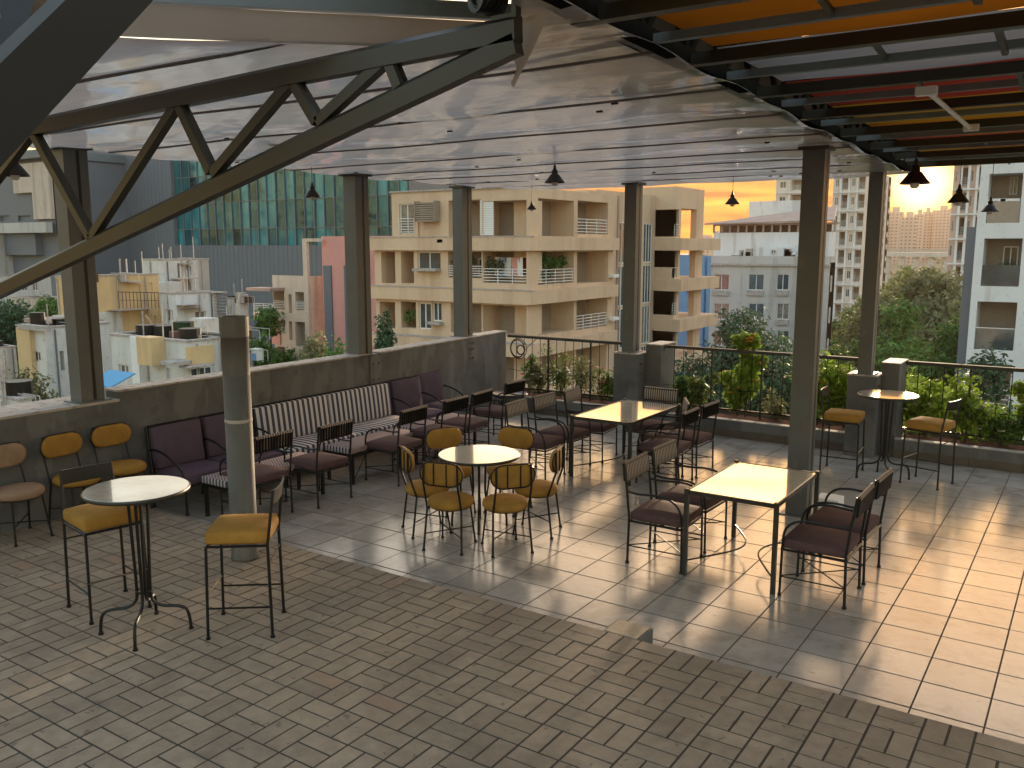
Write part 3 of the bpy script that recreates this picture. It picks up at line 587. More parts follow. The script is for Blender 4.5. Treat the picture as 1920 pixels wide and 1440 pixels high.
# ---- pendant lamps
def make_lamp():
    r=empty('pendant_lamp',(0,0,0),0,'x','lamp','black pendant lamps hanging from the roof')
    mb=MB(); mb.lathe([(0,.15),(.02,.149),(.03,.14),(.034,.12),(.034,.098),(.046,.092),(.062,.072),(.085,.04),(.108,.012),(.113,.004),(.113,0),(.108,0),(.10,.010),(.078,.038),(.055,.066),(.0,.085)],28); mb.build('shade','lampblack',r,smooth=True)
    mb=MB(); mb.lathe([(.0,-.035),(.02,-.034),(.034,-.02),(.036,.02),(.03,.045)],18); mb.build('bulb','bulb',r,smooth=True)
    mb=MB(); mb.lathe([(.006,.20),(.012,.19),(.018,.165),(.018,.148)],12); mb.build('lamp_cap','lampblack',r,smooth=True)
    MB().tube([(0,0,.19),(0,0,1.0)],.0035,6).build('cord','black',r)
    return r
lamp=make_lamp()
LP=[(1715,345,8.87,.28,'largest black pendant lamp right in front of the setting sun'),(1797,380,9.97,.23,'black pendant lamp second from the right, before the slim tower'),(1856,397,10.62,.2,'rightmost small black pendant lamp before the white balconies'),
(1373,383,12.2,.2,'pendant lamp silhouetted against the orange sky'),(1040,343,9.8,.22,'black pendant lamp on a long cord just above the beige building roofline'),(997,393,13.9,.155,'tiny pendant lamp in front of the beige building corner'),
(586,370,10.8,.2,'black pendant lamp in front of the teal glass facade'),(518,268,8.4,.15,'pendant lamp half hidden behind the truss'),(28,330,6.9,.21,'pendant lamp at the left frame edge behind the truss')]
for x,y,d,dia,lab in LP:
    p=at(x,y,d); s=dia/.22
    o=place(lamp,tuple(p),0,lab); o.scale=(s,s,s)
    top=(4.08 if p[0]>1.3 else ZC)
    for ch in kids(o):
        if ch.name.startswith('cord'): ch.scale=(1/s,1/s,1); me=ch.data.copy(); ch.data=me; 
        if ch.name.startswith('cord'):
            zt=(top-p[2])/s
            for v in ch.data.vertices:
                if v.co.z>.5: v.co.z=zt
# black speaker like drum at the top edge
mb=MB(); c=onY(912,6,-2.7)
mb.tube([(c[0]-.02,c[1]-.05,c[2]+.03),(c[0]+.03,c[1]+.06,c[2]+.03)],.075,20)
for k in range(5): 
    mb.tube([(c[0]+.01+(.055+.006*k)*math.cos(a),c[1]-.05+.02*k,c[2]+.03+(.06+.003*k)*math.sin(a)) for a in [i*2*math.pi/20 for i in range(20)]],.008,6,closed=True)
tag(mb.build('cable_drum','black'),'dark round cable drum at the top edge beside the roof flap','cable drum')
# ================================================================== FURNITURE
def leg(parent,pts,r=.0105,foot=True,name='leg',m='black'):
    mb=MB(); mb.tube(pts,r,8)
    if foot: p=pts[-1]; mb.tube([(p[0],p[1],p[2]),(p[0],p[1],p[2]+.018)],r*1.6,8)
    return mb.build(name,m,parent)
# ---- armchair with plum cushion; faces +x
def make_armchair():
    r=empty('dining_armchair',(0,0,0),0,'x','chair','plum armchairs around the tables')
    mb=MB(); mb.rbox(.005,0,.435,.50,.49,.085,.028,3,.012); mb.build('seat_cushion','plum',r,smooth=True)
    mb=MB()
    for a,b in (((-.25,-.245),(.25,-.245)),((-.25,.245),(.25,.245)),((-.25,-.245),(-.25,.245)),((.25,-.245),(.25,.245))): mb.tube([(a[0],a[1],.385),(b[0],b[1],.385)],.011,6)
    mb.build('seat_frame','black',r)
    for s in (-1,1):
        leg(r,[(-.305,s*.25,.90),(-.275,s*.25,.70),(-.245,s*.25,.42),(-.255,s*.25,0)],.0115)
        leg(r,[(.245,s*.25,.40),(.25,s*.25,0)],.0105)
        MB().tube([(-.275,s*.25,.655),(-.16,s*.262,.645),(.02,s*.268,.655),(.15,s*.268,.63),(.225,s*.262,.55),(.245,s*.25,.40)],.0105,8,smooth=5).build('armrest','black',r)
        MB().tube([(-.25,s*.25,.16),(.25,s*.25,.16)],.006,6).build('side_stretcher','black',r)
        MB().tube([(-.25,s*.25,.165),(.25,-s*.25,.165 if s<0 else .178)],.0055,6).build('cross_stretcher','black',r)
    mb=MB(); mb.tube([(-.302,-.25,.885),(-.302,.25,.885)],.010,8); mb.tube([(-.285,-.25,.735),(-.285,.25,.735)],.010,8)
    for i in range(13):
        y=-.225+i*.0375; mb.bar((-.304,y,.735),(-.316,y,.885),.008,.022)
    mb.build('back_rail','black',r)
    mb=MB()
    V=[];Fs=[];ny=13; sec=[(-.012,.735),(.008,.74),(.004,.80),(-.006,.87),(-.016,.905),(-.034,.905),(-.043,.88)]
    for j in range(ny):
        y=-.238+.476*j/(ny-1)
        for x,z in sec: V.append((x-.285,y,z))
    n=len(sec)
    for j in range(ny-1):
        for k in range(n-1): Fs.append((j*n+k,j*n+k+1,(j+1)*n+k+1,(j+1)*n+k))
    mb.add(V,Fs); mb.build('back_strap','strap',r,smooth=True)
    return r
arm=make_armchair(); PI=math.pi
for x,y,rz,lab in [
 (1.845,1.16,PI,'plum armchair at the front right of the stone table, nearest the camera on that side'),
 (1.865,1.78,PI-.04,'second plum armchair on the right side of the front stone table, behind its neighbour'),
 (.49,1.15,.03,'plum armchair on the left side of the front stone table, near corner'),
 (.48,1.77,-.03,'plum armchair on the left side of the front stone table, far corner'),
 (-3.63,0.02,PI,'plum armchair partly hidden by the round pipe post, backing the camera'),
 (-3.50,.77,PI,'plum armchair in the sofa row just right of the pipe post'),
 (-3.38,1.92,PI+.03,'plum armchair in the sofa row with its back to the mustard chairs'),
 (-3.39,2.76,PI,'plum armchair in the sofa row facing the end of the striped sofa'),
 (-3.42,3.34,PI+.08,'plum armchair in the sofa row facing the far purple seats'),
 (-3.56,4.36,PI,'last plum armchair of the sofa row, by the corner of the railing'),
 (-2.02,2.98,.06,'plum armchair left of the long stone table, nearest the round table'),
 (-2.00,3.58,-.04,'plum armchair at the middle of the left side of the long stone table'),
 (-1.93,4.22,.10,'plum armchair at the far left corner of the long stone table'),
 (-.62,3.62,PI+.02,'plum armchair at the near right corner of the long stone table'),
 (-.60,4.22,PI-.03,'plum armchair at the far right side of the long stone table'),
 (-1.27,4.60,-PI/2,'plum armchair at the far head of the long stone table')]:
    place(arm,(x,y,0),rz,lab)
# extra tilted armchair leaning at the long table
place(arm,(-.86,4.02,.0),PI+.5,'plum armchair turned askew under the right edge of the long stone table')
# ---- round seat chair
def stadium(n=10,w=.42,h=.215):
    r=h/2; P=[]
    for i in range(n+1): a=-PI/2+PI*i/n; P.append((w/2-r+r*math.cos(a),r*math.sin(a)))
    for i in range(n+1): a=PI/2+PI*i/n; P.append((-w/2+r+r*math.cos(a),r*math.sin(a)))
    return P
def make_round(mname,name='round_seat_chair'):
    r=empty(name,(0,0,0),0,'x','chair','chairs with round seats and oval backs')
    mb=MB(); mb.lathe([(0,.395),(.17,.395),(.20,.402),(.213,.42),(.216,.44),(.21,.462),(.19,.478),(.14,.486),(.0,.49)],36); mb.build('seat_cushion',mname,r,smooth=True)
    mb=MB(); mb.lathe([(0,.388),(.185,.388),(.19,.396),(0,.396)],28); 
    mb.build('seat_pan','black',r)
    # back cushion on a gentle curve
    P=stadium(); mb=MB(); V=[];rings=[(1,0),(1,.014),(.94,.026),(.75,.032),(.4,.034),(.05,.034)]; n=len(P)
    def bx(y): return -.225+ .55*y*y*1.0
    for sc_,t in rings:
        for y,z in P: V.append((bx(y*sc_)+t,y*sc_,.745+z*sc_*1.0))
    for sc_,t in ((.96,-.012),(.6,-.014),(.05,-.014)):
        for y,z in P: V.append((bx(y*sc_)+t,y*sc_,.745+z*sc_))
    Fs=[]
    for k in range(len(rings)-1):
        for i in range(n): Fs.append((k*n+i,k*n+(i+1)%n,(k+1)*n+(i+1)%n,(k+1)*n+i))
    b0=len(rings)*n
    for i in range(n): Fs.append((i,b0+i,b0+(i+1)%n,(i+1)%n))
    for k in range(2):
        for i in range(n): Fs.append((b0+k*n+i,b0+(k+1)*n+i,b0+(k+1)*n+(i+1)%n,b0+k*n+(i+1)%n))
    mb.add(V,Fs); mb.build('backrest',mname,r,smooth=True)
    mb=MB(); mb.tube([(bx(y*1.0)-.014,y,.745+z) for y,z in P],.007,6,closed=True); mb.build('back_rim','black',r)
    mb=MB()
    for s in (-1,1): mb.tube([(bx(.06)-.022,s*.062,.845),(bx(.06)-.022,s*.062,.645)],.0065,6)
    mb.build('back_bar','black',r)
    for s in (-1,1):
        leg(r,[(bx(.165)-.024,s*.165,.85),(bx(.165)-.03,s*.168,.66),(-.155,s*.17,.40),(-.205,s*.19,0)],.0105)
        leg(r,[(.13,s*.14,.395),(.185,s*.17,0)],.0095)
    MB().tube([(-.19,-.183,.15),(.165,.162,.15)],.006,6).build('cross_stretcher','black',r)
    MB().tube([(-.19,.183,.162),(.165,-.162,.162)],.006,6).build('cross_stretcher','black',r)
    return r
rc=make_round('mustard')
tx,ty=-1.46,1.0
def face(x,y): return math.atan2(ty-y,tx-x)
for x,y,lab,dr in [(-1.33,.37,'mustard round seat chair at the round table, front left, back to the camera',.05),(-.87,.60,'mustard round seat chair at the round table, front right, back to the camera',-.05),
  (-.90,1.18,'mustard round seat chair on the right side of the round table, seen from its side',.0),(-1.80,.60,'mustard round seat chair on the left side of the round table with a lit back',.1),
  (-2.00,1.27,'mustard round seat chair behind the round table, left of the two facing the camera',0),(-1.53,1.60,'mustard round seat chair behind the round table, right of the two facing the camera',0)]:
    place(rc,(x,y,0),face(x,y)+dr,lab)
place(rc,(-4.56,-1.37,ZB),.06,'mustard round seat chair against the parapet, middle one of the three','chairs with round seats and oval backs')
place(rc,(-4.58,-.86,ZB),-.05,'mustard round seat chair against the parapet, closest to the purple sofa')
rt=make_round('tan'); place(rt,(-4.55,-1.93,ZB),.05,'pinkish tan round seat chair against the parapet at the left frame edge')
# ---- bar stool, faces +x
def make_stool():
    r=empty('bar_stool',(0,0,0),0,'x','bar stool','mustard bar stools at the high tables')
    mb=MB(); mb.rbox(.0,0,.715,.43,.42,.10,.032,3,.012); mb.build('seat_cushion','mustard',r,smooth=True)
    mb=MB()
    for a,b in (((-.2,-.2),(.2,-.2)),((-.2,.2),(.2,.2)),((-.2,-.2),(-.2,.2)),((.2,-.2),(.2,.2))): mb.tube([(a[0],a[1],.655),(b[0],b[1],.655)],.010,6)
    mb.build('seat_frame','black',r)
    for s in (-1,1):
        leg(r,[(-.255,s*.18,1.04),(-.235,s*.185,.9),(-.205,s*.20,.66),(-.215,s*.21,0)],.011)
        leg(r,[(.205,s*.20,.655),(.22,s*.21,0)],.0105)
        MB().tube([(-.212,s*.208,.22),(.216,s*.208,.22)],.0075,6).build('footrest','black',r)
    MB().tube([(.217,-.208,.30),(.217,.208,.30)],.0075,6).build('footrest','shiny',r)
    MB().tube([(-.208,-.204,.53),(-.208,.204,.53)],.006,6).build('stretcher','black',r)
    mb=MB(); V=[];Fs=[]
    for j in range(9):
        y=-.18+.36*j/8; bow=.018*(1-(y/.18)**2)
        for x,z in ((-.262-bow,1.035),(-.244-bow,.93),(-.232-bow,.93),(-.250-bow,1.035)): V.append((x,y,z))
    for j in range(8):
        for k in range(4): Fs.append((j*4+k,j*4+(k+1)%4,(j+1)*4+(k+1)%4,(j+1)*4+k))
    mb.add(V,Fs); mb.build('backrest','black',r)
    return r
st=make_stool()
place(st,(-1.29,-2.04,ZB),math.atan2(-.47,-.6),'mustard bar stool right of the near high table, seat facing it')
place(st,(-2.41,-2.40,ZB),-.18,'mustard bar stool left of the near high table, partly under its top')
place(st,(1.03,5.27,0),.05,'mustard bar stool left of the far high table, in front of the pier')
place(st,(2.01,5.27,0),PI-.25,'mustard bar stool right of the far high table, before the white roses')
# ---- high table
def make_bar_table(two):
    r=empty('bar_table',(0,0,0),0,'x','bar table','round high tables')
    mb=MB(); mb.lathe([(0,1.012),(.32,1.012),(.335,1.018),(.34,1.028),(.335,1.036),(.0,1.036)],48)
    if two:   # marble top, every face keeps the same material
        mb2=MB(); n=len(mb.f)
        for i,f in enumerate(mb.f):
            c=[sum(mb.v[k][a] for k in f)/len(f) for a in (0,1)]
            mb.m[i]=0
    o=mb.build('table_top','ttop' if not two else 'marble',r,smooth=False)
    mb=MB(); mb.lathe([(.332,1.006),(.344,1.010),(.345,1.030),(.339,1.034)],48); mb.build('top_rim','dsteel',r,smooth=True)
    for k in range(4):
        a=k*PI/2; c,s=math.cos(a),math.sin(a)
        pts=[(.065*c,.065*s,1.01),(.055*c,.055*s,.7),(.045*c,.045*s,.32),(.06*c,.06*s,.225),(.12*c,.12*s,.185),(.22*c,.22*s,.175),(.275*c,.275*s,.15),(.295*c,.295*s,.08),(.30*c,.30*s,0)]
        mb=MB(); mb.tube(pts,.0115,8,smooth=4); mb.tube([(.30*c,.30*s,0),(.30*c,.30*s,.016)],.018,8); mb.build('leg','black',r)
    mb=MB()
    for z,rr in ((.96,.062),(.30,.05)): mb.tube([(rr*math.cos(a),rr*math.sin(a),z) for a in [i*2*PI/16 for i in range(16)]],.007,6,closed=True)
    mb.build('tie_ring','black',r)
    return r
bt=make_bar_table(True); place(bt,(-1.80,-2.50,ZB),.75,'round marble high table on the brick paving between two mustard stools')
bt2=make_bar_table(False); place(bt2,(1.53,5.22,0),.4,'round high table by the far pier with cream top catching the sunset')
# ---- round dining table
rt=empty('round_table',(tx,ty,0),.6,'round pale dining table ringed by six mustard chairs','table')
mb=MB(); mb.lathe([(0,.722),(.38,.722),(.40,.728),(.405,.738),(.40,.746),(0,.746)],56); mb.build('table_top','ttop',rt)
mb=MB(); mb.lathe([(.398,.716),(.408,.72),(.409,.74),(.403,.744)],56); mb.build('top_rim','dsteel',rt,smooth=True)
for k in range(4):
    a=k*PI/2; c,s=math.cos(a),math.sin(a)
    mb=MB(); mb.tube([(.07*c,.07*s,.72),(.06*c,.06*s,.38),(.085*c,.085*s,.285),(.16*c,.16*s,.25),(.24*c,.24*s,.22),(.27*c,.27*s,.12),(.275*c,.275*s,0)],.0115,8,smooth=4); mb.build('leg','black',rt)
# ---- rectangular stone tables
def rect_table(x0,x1,y0,y1,label,m):
    cx,cy=(x0+x1)/2,(y0+y1)/2; r=empty('dining_table',(cx,cy,0),0,label,'table','rectangular stone top tables'); a,b=(x1-x0)/2,(y1-y0)/2
    MB().box(-a+.012,a-.012,-b+.012,b-.012,.725,.748).build('table_top',m,r)
    mb=MB(); mb.box(-a+.018,a-.018,-b-.004,-b+.0115,.715,.752); mb.box(-a+.018,a-.018,b-.0115,b+.004,.715,.752); mb.box(-a-.004,-a+.0115,-b+.018,b-.018,.715,.752); mb.box(a-.0115,a+.004,-b+.018,b-.018,.715,.752)
    mb.box(-a+.05,a-.05,-.02,.02,.70,.7245); mb.build('frame','dsteel',r)
    for sx in (-1,1):
        for sy in (-1,1):
            MB().box(sx*a-.0175,sx*a+.0175,sy*b-.0175,sy*b+.0175,0,.765).build('leg','dsteel',r)
    for s in (-1,1):
        P=[(s*a,-b,.13),(s*(a-.12),-b+.18,.135),(s*(a-.26),-b*.3,.14),(s*(a-.30),0,.14),(s*(a-.26),b*.3,.14),(s*(a-.12),b-.18,.135),(s*a,b,.13)]
        MB().tube(P,.008,6,smooth=6).build('curved_stretcher','black',r)
    return r
rect_table(.785,1.545,.895,2.10,'rectangular cream stone table at the front right, top glowing in the sunset','ttop')
rect_table(-1.66,-.88,3.20,4.62,'rectangular grey stone table farther back, before the dark pier','marble')
# ---- sofas along the wall
def seat_unit(x,y0,y1,label,fab,arms,far=False,cush=1,name='sofa',piping=None,open_back=False):
    cy=(y0+y1)/2; r=empty(name,(x,cy,0),0,label,'sofa','sofas along the parapet'); h=(y1-y0)/2
    n=cush; wdt=2*h/n
    for i in range(n):
        c=-h+wdt*(i+.5)
        mb=MB(); mb.rbox(.33,c,.365,.56 if not far else .5,wdt-.012,.12,.03,3,.008); mb.build('seat_cushion',fab,r,smooth=True)
        mb=MB(); mb.rbox(0,0,0,.11,wdt-.015,.46,.03,3); 
        ca,sa=math.cos(-.13),math.sin(-.13)
        mb.v=[(x_*ca+z_*sa+.055,y_+c,-x_*sa+z_*ca+.645) for x_,y_,z_ in mb.v]
        mb.build('back_cushion',fab,r,smooth=True)
    mb=MB()
    for s in (-1,1): mb.tube([(.03,s*h,.30),(.60,s*h,.30)],.012,6); mb.tube([(0.05,s*h,.28),(-.03,s*h,.87)],.016,6)
    mb.tube([(.60,-h,.30),(.60,h,.30)],.014,6); mb.tube([(.04,-h,.30),(.04,h,.30)],.012,6); mb.tube([(-.03,-h,.87),(-.03,h,.87)],.012,6)
    mb.build('frame','black',r)
    for s in (-1,1):
        leg(r,[(.60,s*h,.30),(.60,s*h,0)],.014); leg(r,[(.04,s*h,.30),(.03,s*h,0)],.014)
    for s in arms:
        MB().tube([(-.0,s*h,.62),(.12,s*h,.635),(.30,s*h,.60),(.47,s*h,.52),(.58,s*h,.42),(.60,s*h,.30)],.013,8,smooth=5).build('armrest','black',r)
    return r
seat_unit(-4.80,-.42,.20,'purple armchair at the left end of the sofa row, nearest the mustard wall chairs','purple',(-1,),name='lounge_seat')
seat_unit(-4.80,.24,.90,'purple lounge seat half hidden behind the round pipe post','purple',(-1,),name='lounge_seat')
seat_unit(-4.80,.95,3.36,'long navy and cream striped sofa against the parapet','stripe',(-1,),cush=2,name='striped_sofa')
seat_unit(-4.84,3.44,4.08,'grey purple lounge seat right of the striped sofa','purple',(-1,1),name='lounge_seat')
seat_unit(-4.98,4.14,4.78,'dark grey lounge seat at the far end of the sofa row','purple',(1,),name='lounge_seat')
# ---- low benches with patterned cushions between sofas and chairs
def bench(y0,y1,label,x0=-4.02,x1=-3.60):
    cy=(y0+y1)/2; h=(y1-y0)/2; cx=(x0+x1)/2; w_=(x1-x0)/2
    r=empty('low_bench',(cx,cy,0),0,label,'bench','low benches with patterned cushions')
    mb=MB(); mb.rbox(0,0,.405,2*w_,2*h,.075,.02,2,.006); mb.build('seat_pad','weave',r,smooth=True)
    mb=MB(); mb.rbox(0,-h-.004,.405,2*w_-.02,.022,.07,.01,2); mb.build('striped_end',M['endstripe'],r,smooth=True)
    MB().box(-w_,w_,-h,h,.335,.362).build('frame','black',r)
    for sx in (-1,1):
        for sy in (-1,1): MB().box(sx*w_*.93-.016,sx*w_*.93+.016,sy*h*.95-.016,sy*h*.95+.016,0,.335).build('leg','black',r)
    MB().bar((w_*.93,-h*.95,.03),(w_*.93,-h*.6,.3),.008,.008).build('brace','black',r)
M['endstripe']=stripemat('navy_end_stripe','X',.05,(.46,.41,.40),(.075,.07,.10))
bench(-.35,.98,'low patterned bench between the purple seats and the first armchairs')
bench(1.40,2.62,'low patterned bench before the striped sofa, middle of the row')
bench(2.72,3.9,'low patterned bench at the far part of the sofa row')
# dark round tray on a small side table at the corner
sd_=empty('side_table',(-3.75,4.95,0),0,'small dark round side table near the railing corner','side table')
MB().lathe([(0,.56),(.26,.56),(.27,.575),(.26,.60),(.24,.58),(0,.58)],28).build('table_top','lampblack',sd_,smooth=True)
for k in range(3): a=k*2.1+.4; MB().tube([(.18*math.cos(a),.18*math.sin(a),.56),(.2*math.cos(a),.2*math.sin(a),0)],.01,6).build('leg','black',sd_)
def leaves(name,blobs,n,size,m,parent,squash=1,card=3):
    """n small leaf clumps spread through ellipsoid blobs"""
    vol=np.array([b[3]*b[4]*b[5] for b in blobs])**.8; pr=vol/vol.sum(); idx=rng.choice(len(blobs),n,p=pr); B=np.array(blobs)[idx]
    d=rng.normal(size=(n,3)); d/=np.linalg.norm(d,axis=1)[:,None]; rad=rng.uniform(.12,1,n)**.42
    lump=1+.18*np.sin(d[:,0]*7+idx)+.14*np.sin(d[:,1]*9+idx*2)+.12*np.sin(d[:,2]*8+idx*3)
    c=B[:,:3]+d*rad[:,None]*B[:,3:6]*lump[:,None]
    nv=5; nrm=d*.7+rng.normal(size=(n,3))*.6+np.array([0,0,.35]); nrm/=np.linalg.norm(nrm,axis=1)[:,None]
    t=np.cross(nrm,rng.normal(size=(n,3))); t/=np.linalg.norm(t,axis=1)[:,None]; b2=np.cross(nrm,t)
    s=size*rng.uniform(.5,1.4,n)
    prof=[(0,-1),(.42,-.25),(.3,.55),(0,1),(-.38,.35)]
    V=np.zeros((n,nv,3))
    for k,(a,e) in enumerate(prof): V[:,k]=c+(t*a+b2*e)*s[:,None]+nrm*(s*.15*abs(a))[:,None]
    me=bpy.data.meshes.new(name); me.vertices.add(n*nv); me.vertices.foreach_set('co',V.reshape(-1)); me.loops.add(n*nv); me.loops.foreach_set('vertex_index',np.arange(n*nv,dtype=np.int32))
    me.polygons.add(n); me.polygons.foreach_set('loop_start',np.arange(0,n*nv,nv,dtype=np.int32)); me.update(calc_edges=True)
    me.materials.append(M[m]); a=me.attributes.new('rnd','FLOAT','FACE'); a.data.foreach_set('value',(rng.uniform(0,.6,n)+.4*rng.uniform(0,1,len(blobs))[idx]).astype(np.float32))
    o=bpy.data.objects.new(name,me); sc.collection.objects.link(o); o.parent=parent; return o
# ================================================================== CITY BEHIND
GZ=-14.0
class Bld:
    def __init__(s,name,loc,label,cat='building',mats=('peach','recess'),group=None):
        s.o=Vector(loc); s.root=empty(name,loc,0,label,cat,group); s.w=MB(); s.mats=list(mats)
    def P(s,ax,c,u,z,d=0):     # d = depth inward
        return (u-s.o.x,c+d-s.o.y,z-s.o.z) if ax=='Y' else (c-d-s.o.x,u-s.o.y,z-s.o.z)
    def quad(s,mb,ax,c,u0,u1,z0,z1,d=0,mi=0):
        mb.cur=mi; mb.add([s.P(ax,c,u0,z0,d),s.P(ax,c,u1,z0,d),s.P(ax,c,u1,z1,d),s.P(ax,c,u0,z1,d)],[(0,1,2,3)])
    def face(s,ax,c,u0,u1,z0,z1,ops,mi=0):
        """facade sheet with real recessed openings"""
        mb=s.w; ops=[list(o) for o in ops]
        for o in ops: o[0],o[1]=max(o[0],u0),min(o[1],u1); o[2],o[3]=max(o[2],z0),min(o[3],z1)
        ops=[o for o in ops if o[1]-o[0]>.05 and o[3]-o[2]>.05]
        us=sorted({u0,u1}|{round(o[k],4) for o in ops for k in (0,1)}); zs=sorted({z0,z1}|{round(o[k],4) for o in ops for k in (2,3)})
        for a,b in zip(us,us[1:]):
            for p,q in zip(zs,zs[1:]):
                cu,cz=(a+b)/2,(p+q)/2
                if any(o[0]<cu<o[1] and o[2]<cz<o[3] for o in ops): continue
                s.quad(mb,ax,c,a,b,p,q,0,mi)
        for o in ops:
            a,b,p,q,k=o[:5]; dep={'win':.18,'slot':.35,'bal':1.5,'balr':1.5,'balw':1.5,'balrw':1.5,'plain':.12,'glz':.10}.get(k,.2)
            mb.cur=mi
            mb.add([s.P(ax,c,a,p,0),s.P(ax,c,a,q,0),s.P(ax,c,a,q,dep),s.P(ax,c,a,p,dep)],[(0,1,2,3)])
            mb.add([s.P(ax,c,b,p,0),s.P(ax,c,b,q,0),s.P(ax,c,b,q,dep),s.P(ax,c,b,p,dep)],[(0,1,2,3)])
            mb.add([s.P(ax,c,a,p,0),s.P(ax,c,b,p,0),s.P(ax,c,b,p,dep),s.P(ax,c,a,p,dep)],[(0,1,2,3)])
            mb.add([s.P(ax,c,a,q,0),s.P(ax,c,b,q,0),s.P(ax,c,b,q,dep),s.P(ax,c,a,q,dep)],[(0,1,2,3)])
            s.quad(mb,ax,c,a,b,p,q,dep,1 if k.startswith('bal') and len(s.mats)>1 else mi)  # balcony back walls get the darker plaster, shade put into the colour
            if k=='win': s.window(ax,c,a,b,p,q,.14)
            if k=='glz': s.window(ax,c,a,b,p,q,.07,n=3 if b-a>1 else 2,h=max(1,int((q-p)/1.3)))
            if 'r' in k[3:]: s.rail(ax,c,a,b,p,p+min(1.05,(q-p)*.45))
            if 'w' in k[3:]:
                m=(a+b)/2; s.window(ax,c,a+(b-a)*.45,b-(b-a)*.15,p+.1,q-.35,1.46,door=True)
    def window(s,ax,c,a,b,p,q,d,n=2,h=1,door=False,fr='white'):
        mb=MB(); s.quad(mb,ax,c,a,b,p,q,d); o=mb.build('window',random.choice(['glass','glass','curtain']),s.root)
        t=min(.06,(b-a)*.08); mb=MB()
        def bx(u0,u1,z0,z1):
            A=s.P(ax,c,u0,z0,d-.012);B=s.P(ax,c,u1,z1,d-.05)
            mb.box(min(A[0],B[0]),max(A[0],B[0]),min(A[1],B[1]),max(A[1],B[1]),A[2],B[2])
        bx(a,a+t,p,q);bx(b-t,b,p,q);bx(a+t,b-t,p,p+t);bx(a+t,b-t,q-t,q)
        for i in range(1,n): u=a+(b-a)*i/n; bx(u-t/2,u+t/2,p+t,q-t)
        for i in range(1,h): z=p+(q-p)*i/h; bx(a+t,b-t,z-t/2-.001,z+t/2)
        mb.build('frame',fr,o); return o
    def rail(s,ax,c,a,b,p,q,m='white',n=5):
        mb=MB()
        for i in range(n):
            z=p+.12+(q-p-.12)*i/(n-1); mb.bar(s.P(ax,c,a,z,.06),s.P(ax,c,b,z,.06),.03,.035)
        k=max(2,int((b-a)/.9)+1)
        for i in range(k): u=a+(b-a)*i/(k-1); mb.bar(s.P(ax,c,u,p,.09),s.P(ax,c,u,q,.09),.035,.035)
        mb.build('balcony_railing',m,s.root)
    def px(s,ax,c,x0,y0,x1,y1,k):
        f=onY if ax=='Y' else onX; ym,xm=(y0+y1)/2,(x0+x1)/2; i=0 if ax=='Y' else 1
        return (f(x0,ym,c)[i],f(x1,ym,c)[i],f(xm,y1,c)[2],f(xm,y0,c)[2],k)
    def box(s,x0,x1,y0,y1,z0,z1,mi=0,name=None,m=None,mb=None):
        if name: mb=MB()
        mb=mb or s.w; mb.cur=mi if not name else 0
        mb.box(x0-s.o.x,x1-s.o.x,y0-s.o.y,y1-s.o.y,z0-s.o.z,z1-s.o.z)
        if name: return mb.build(name,m,s.root)
    def done(s): return s.w.build('wall',s.mats,s.root)
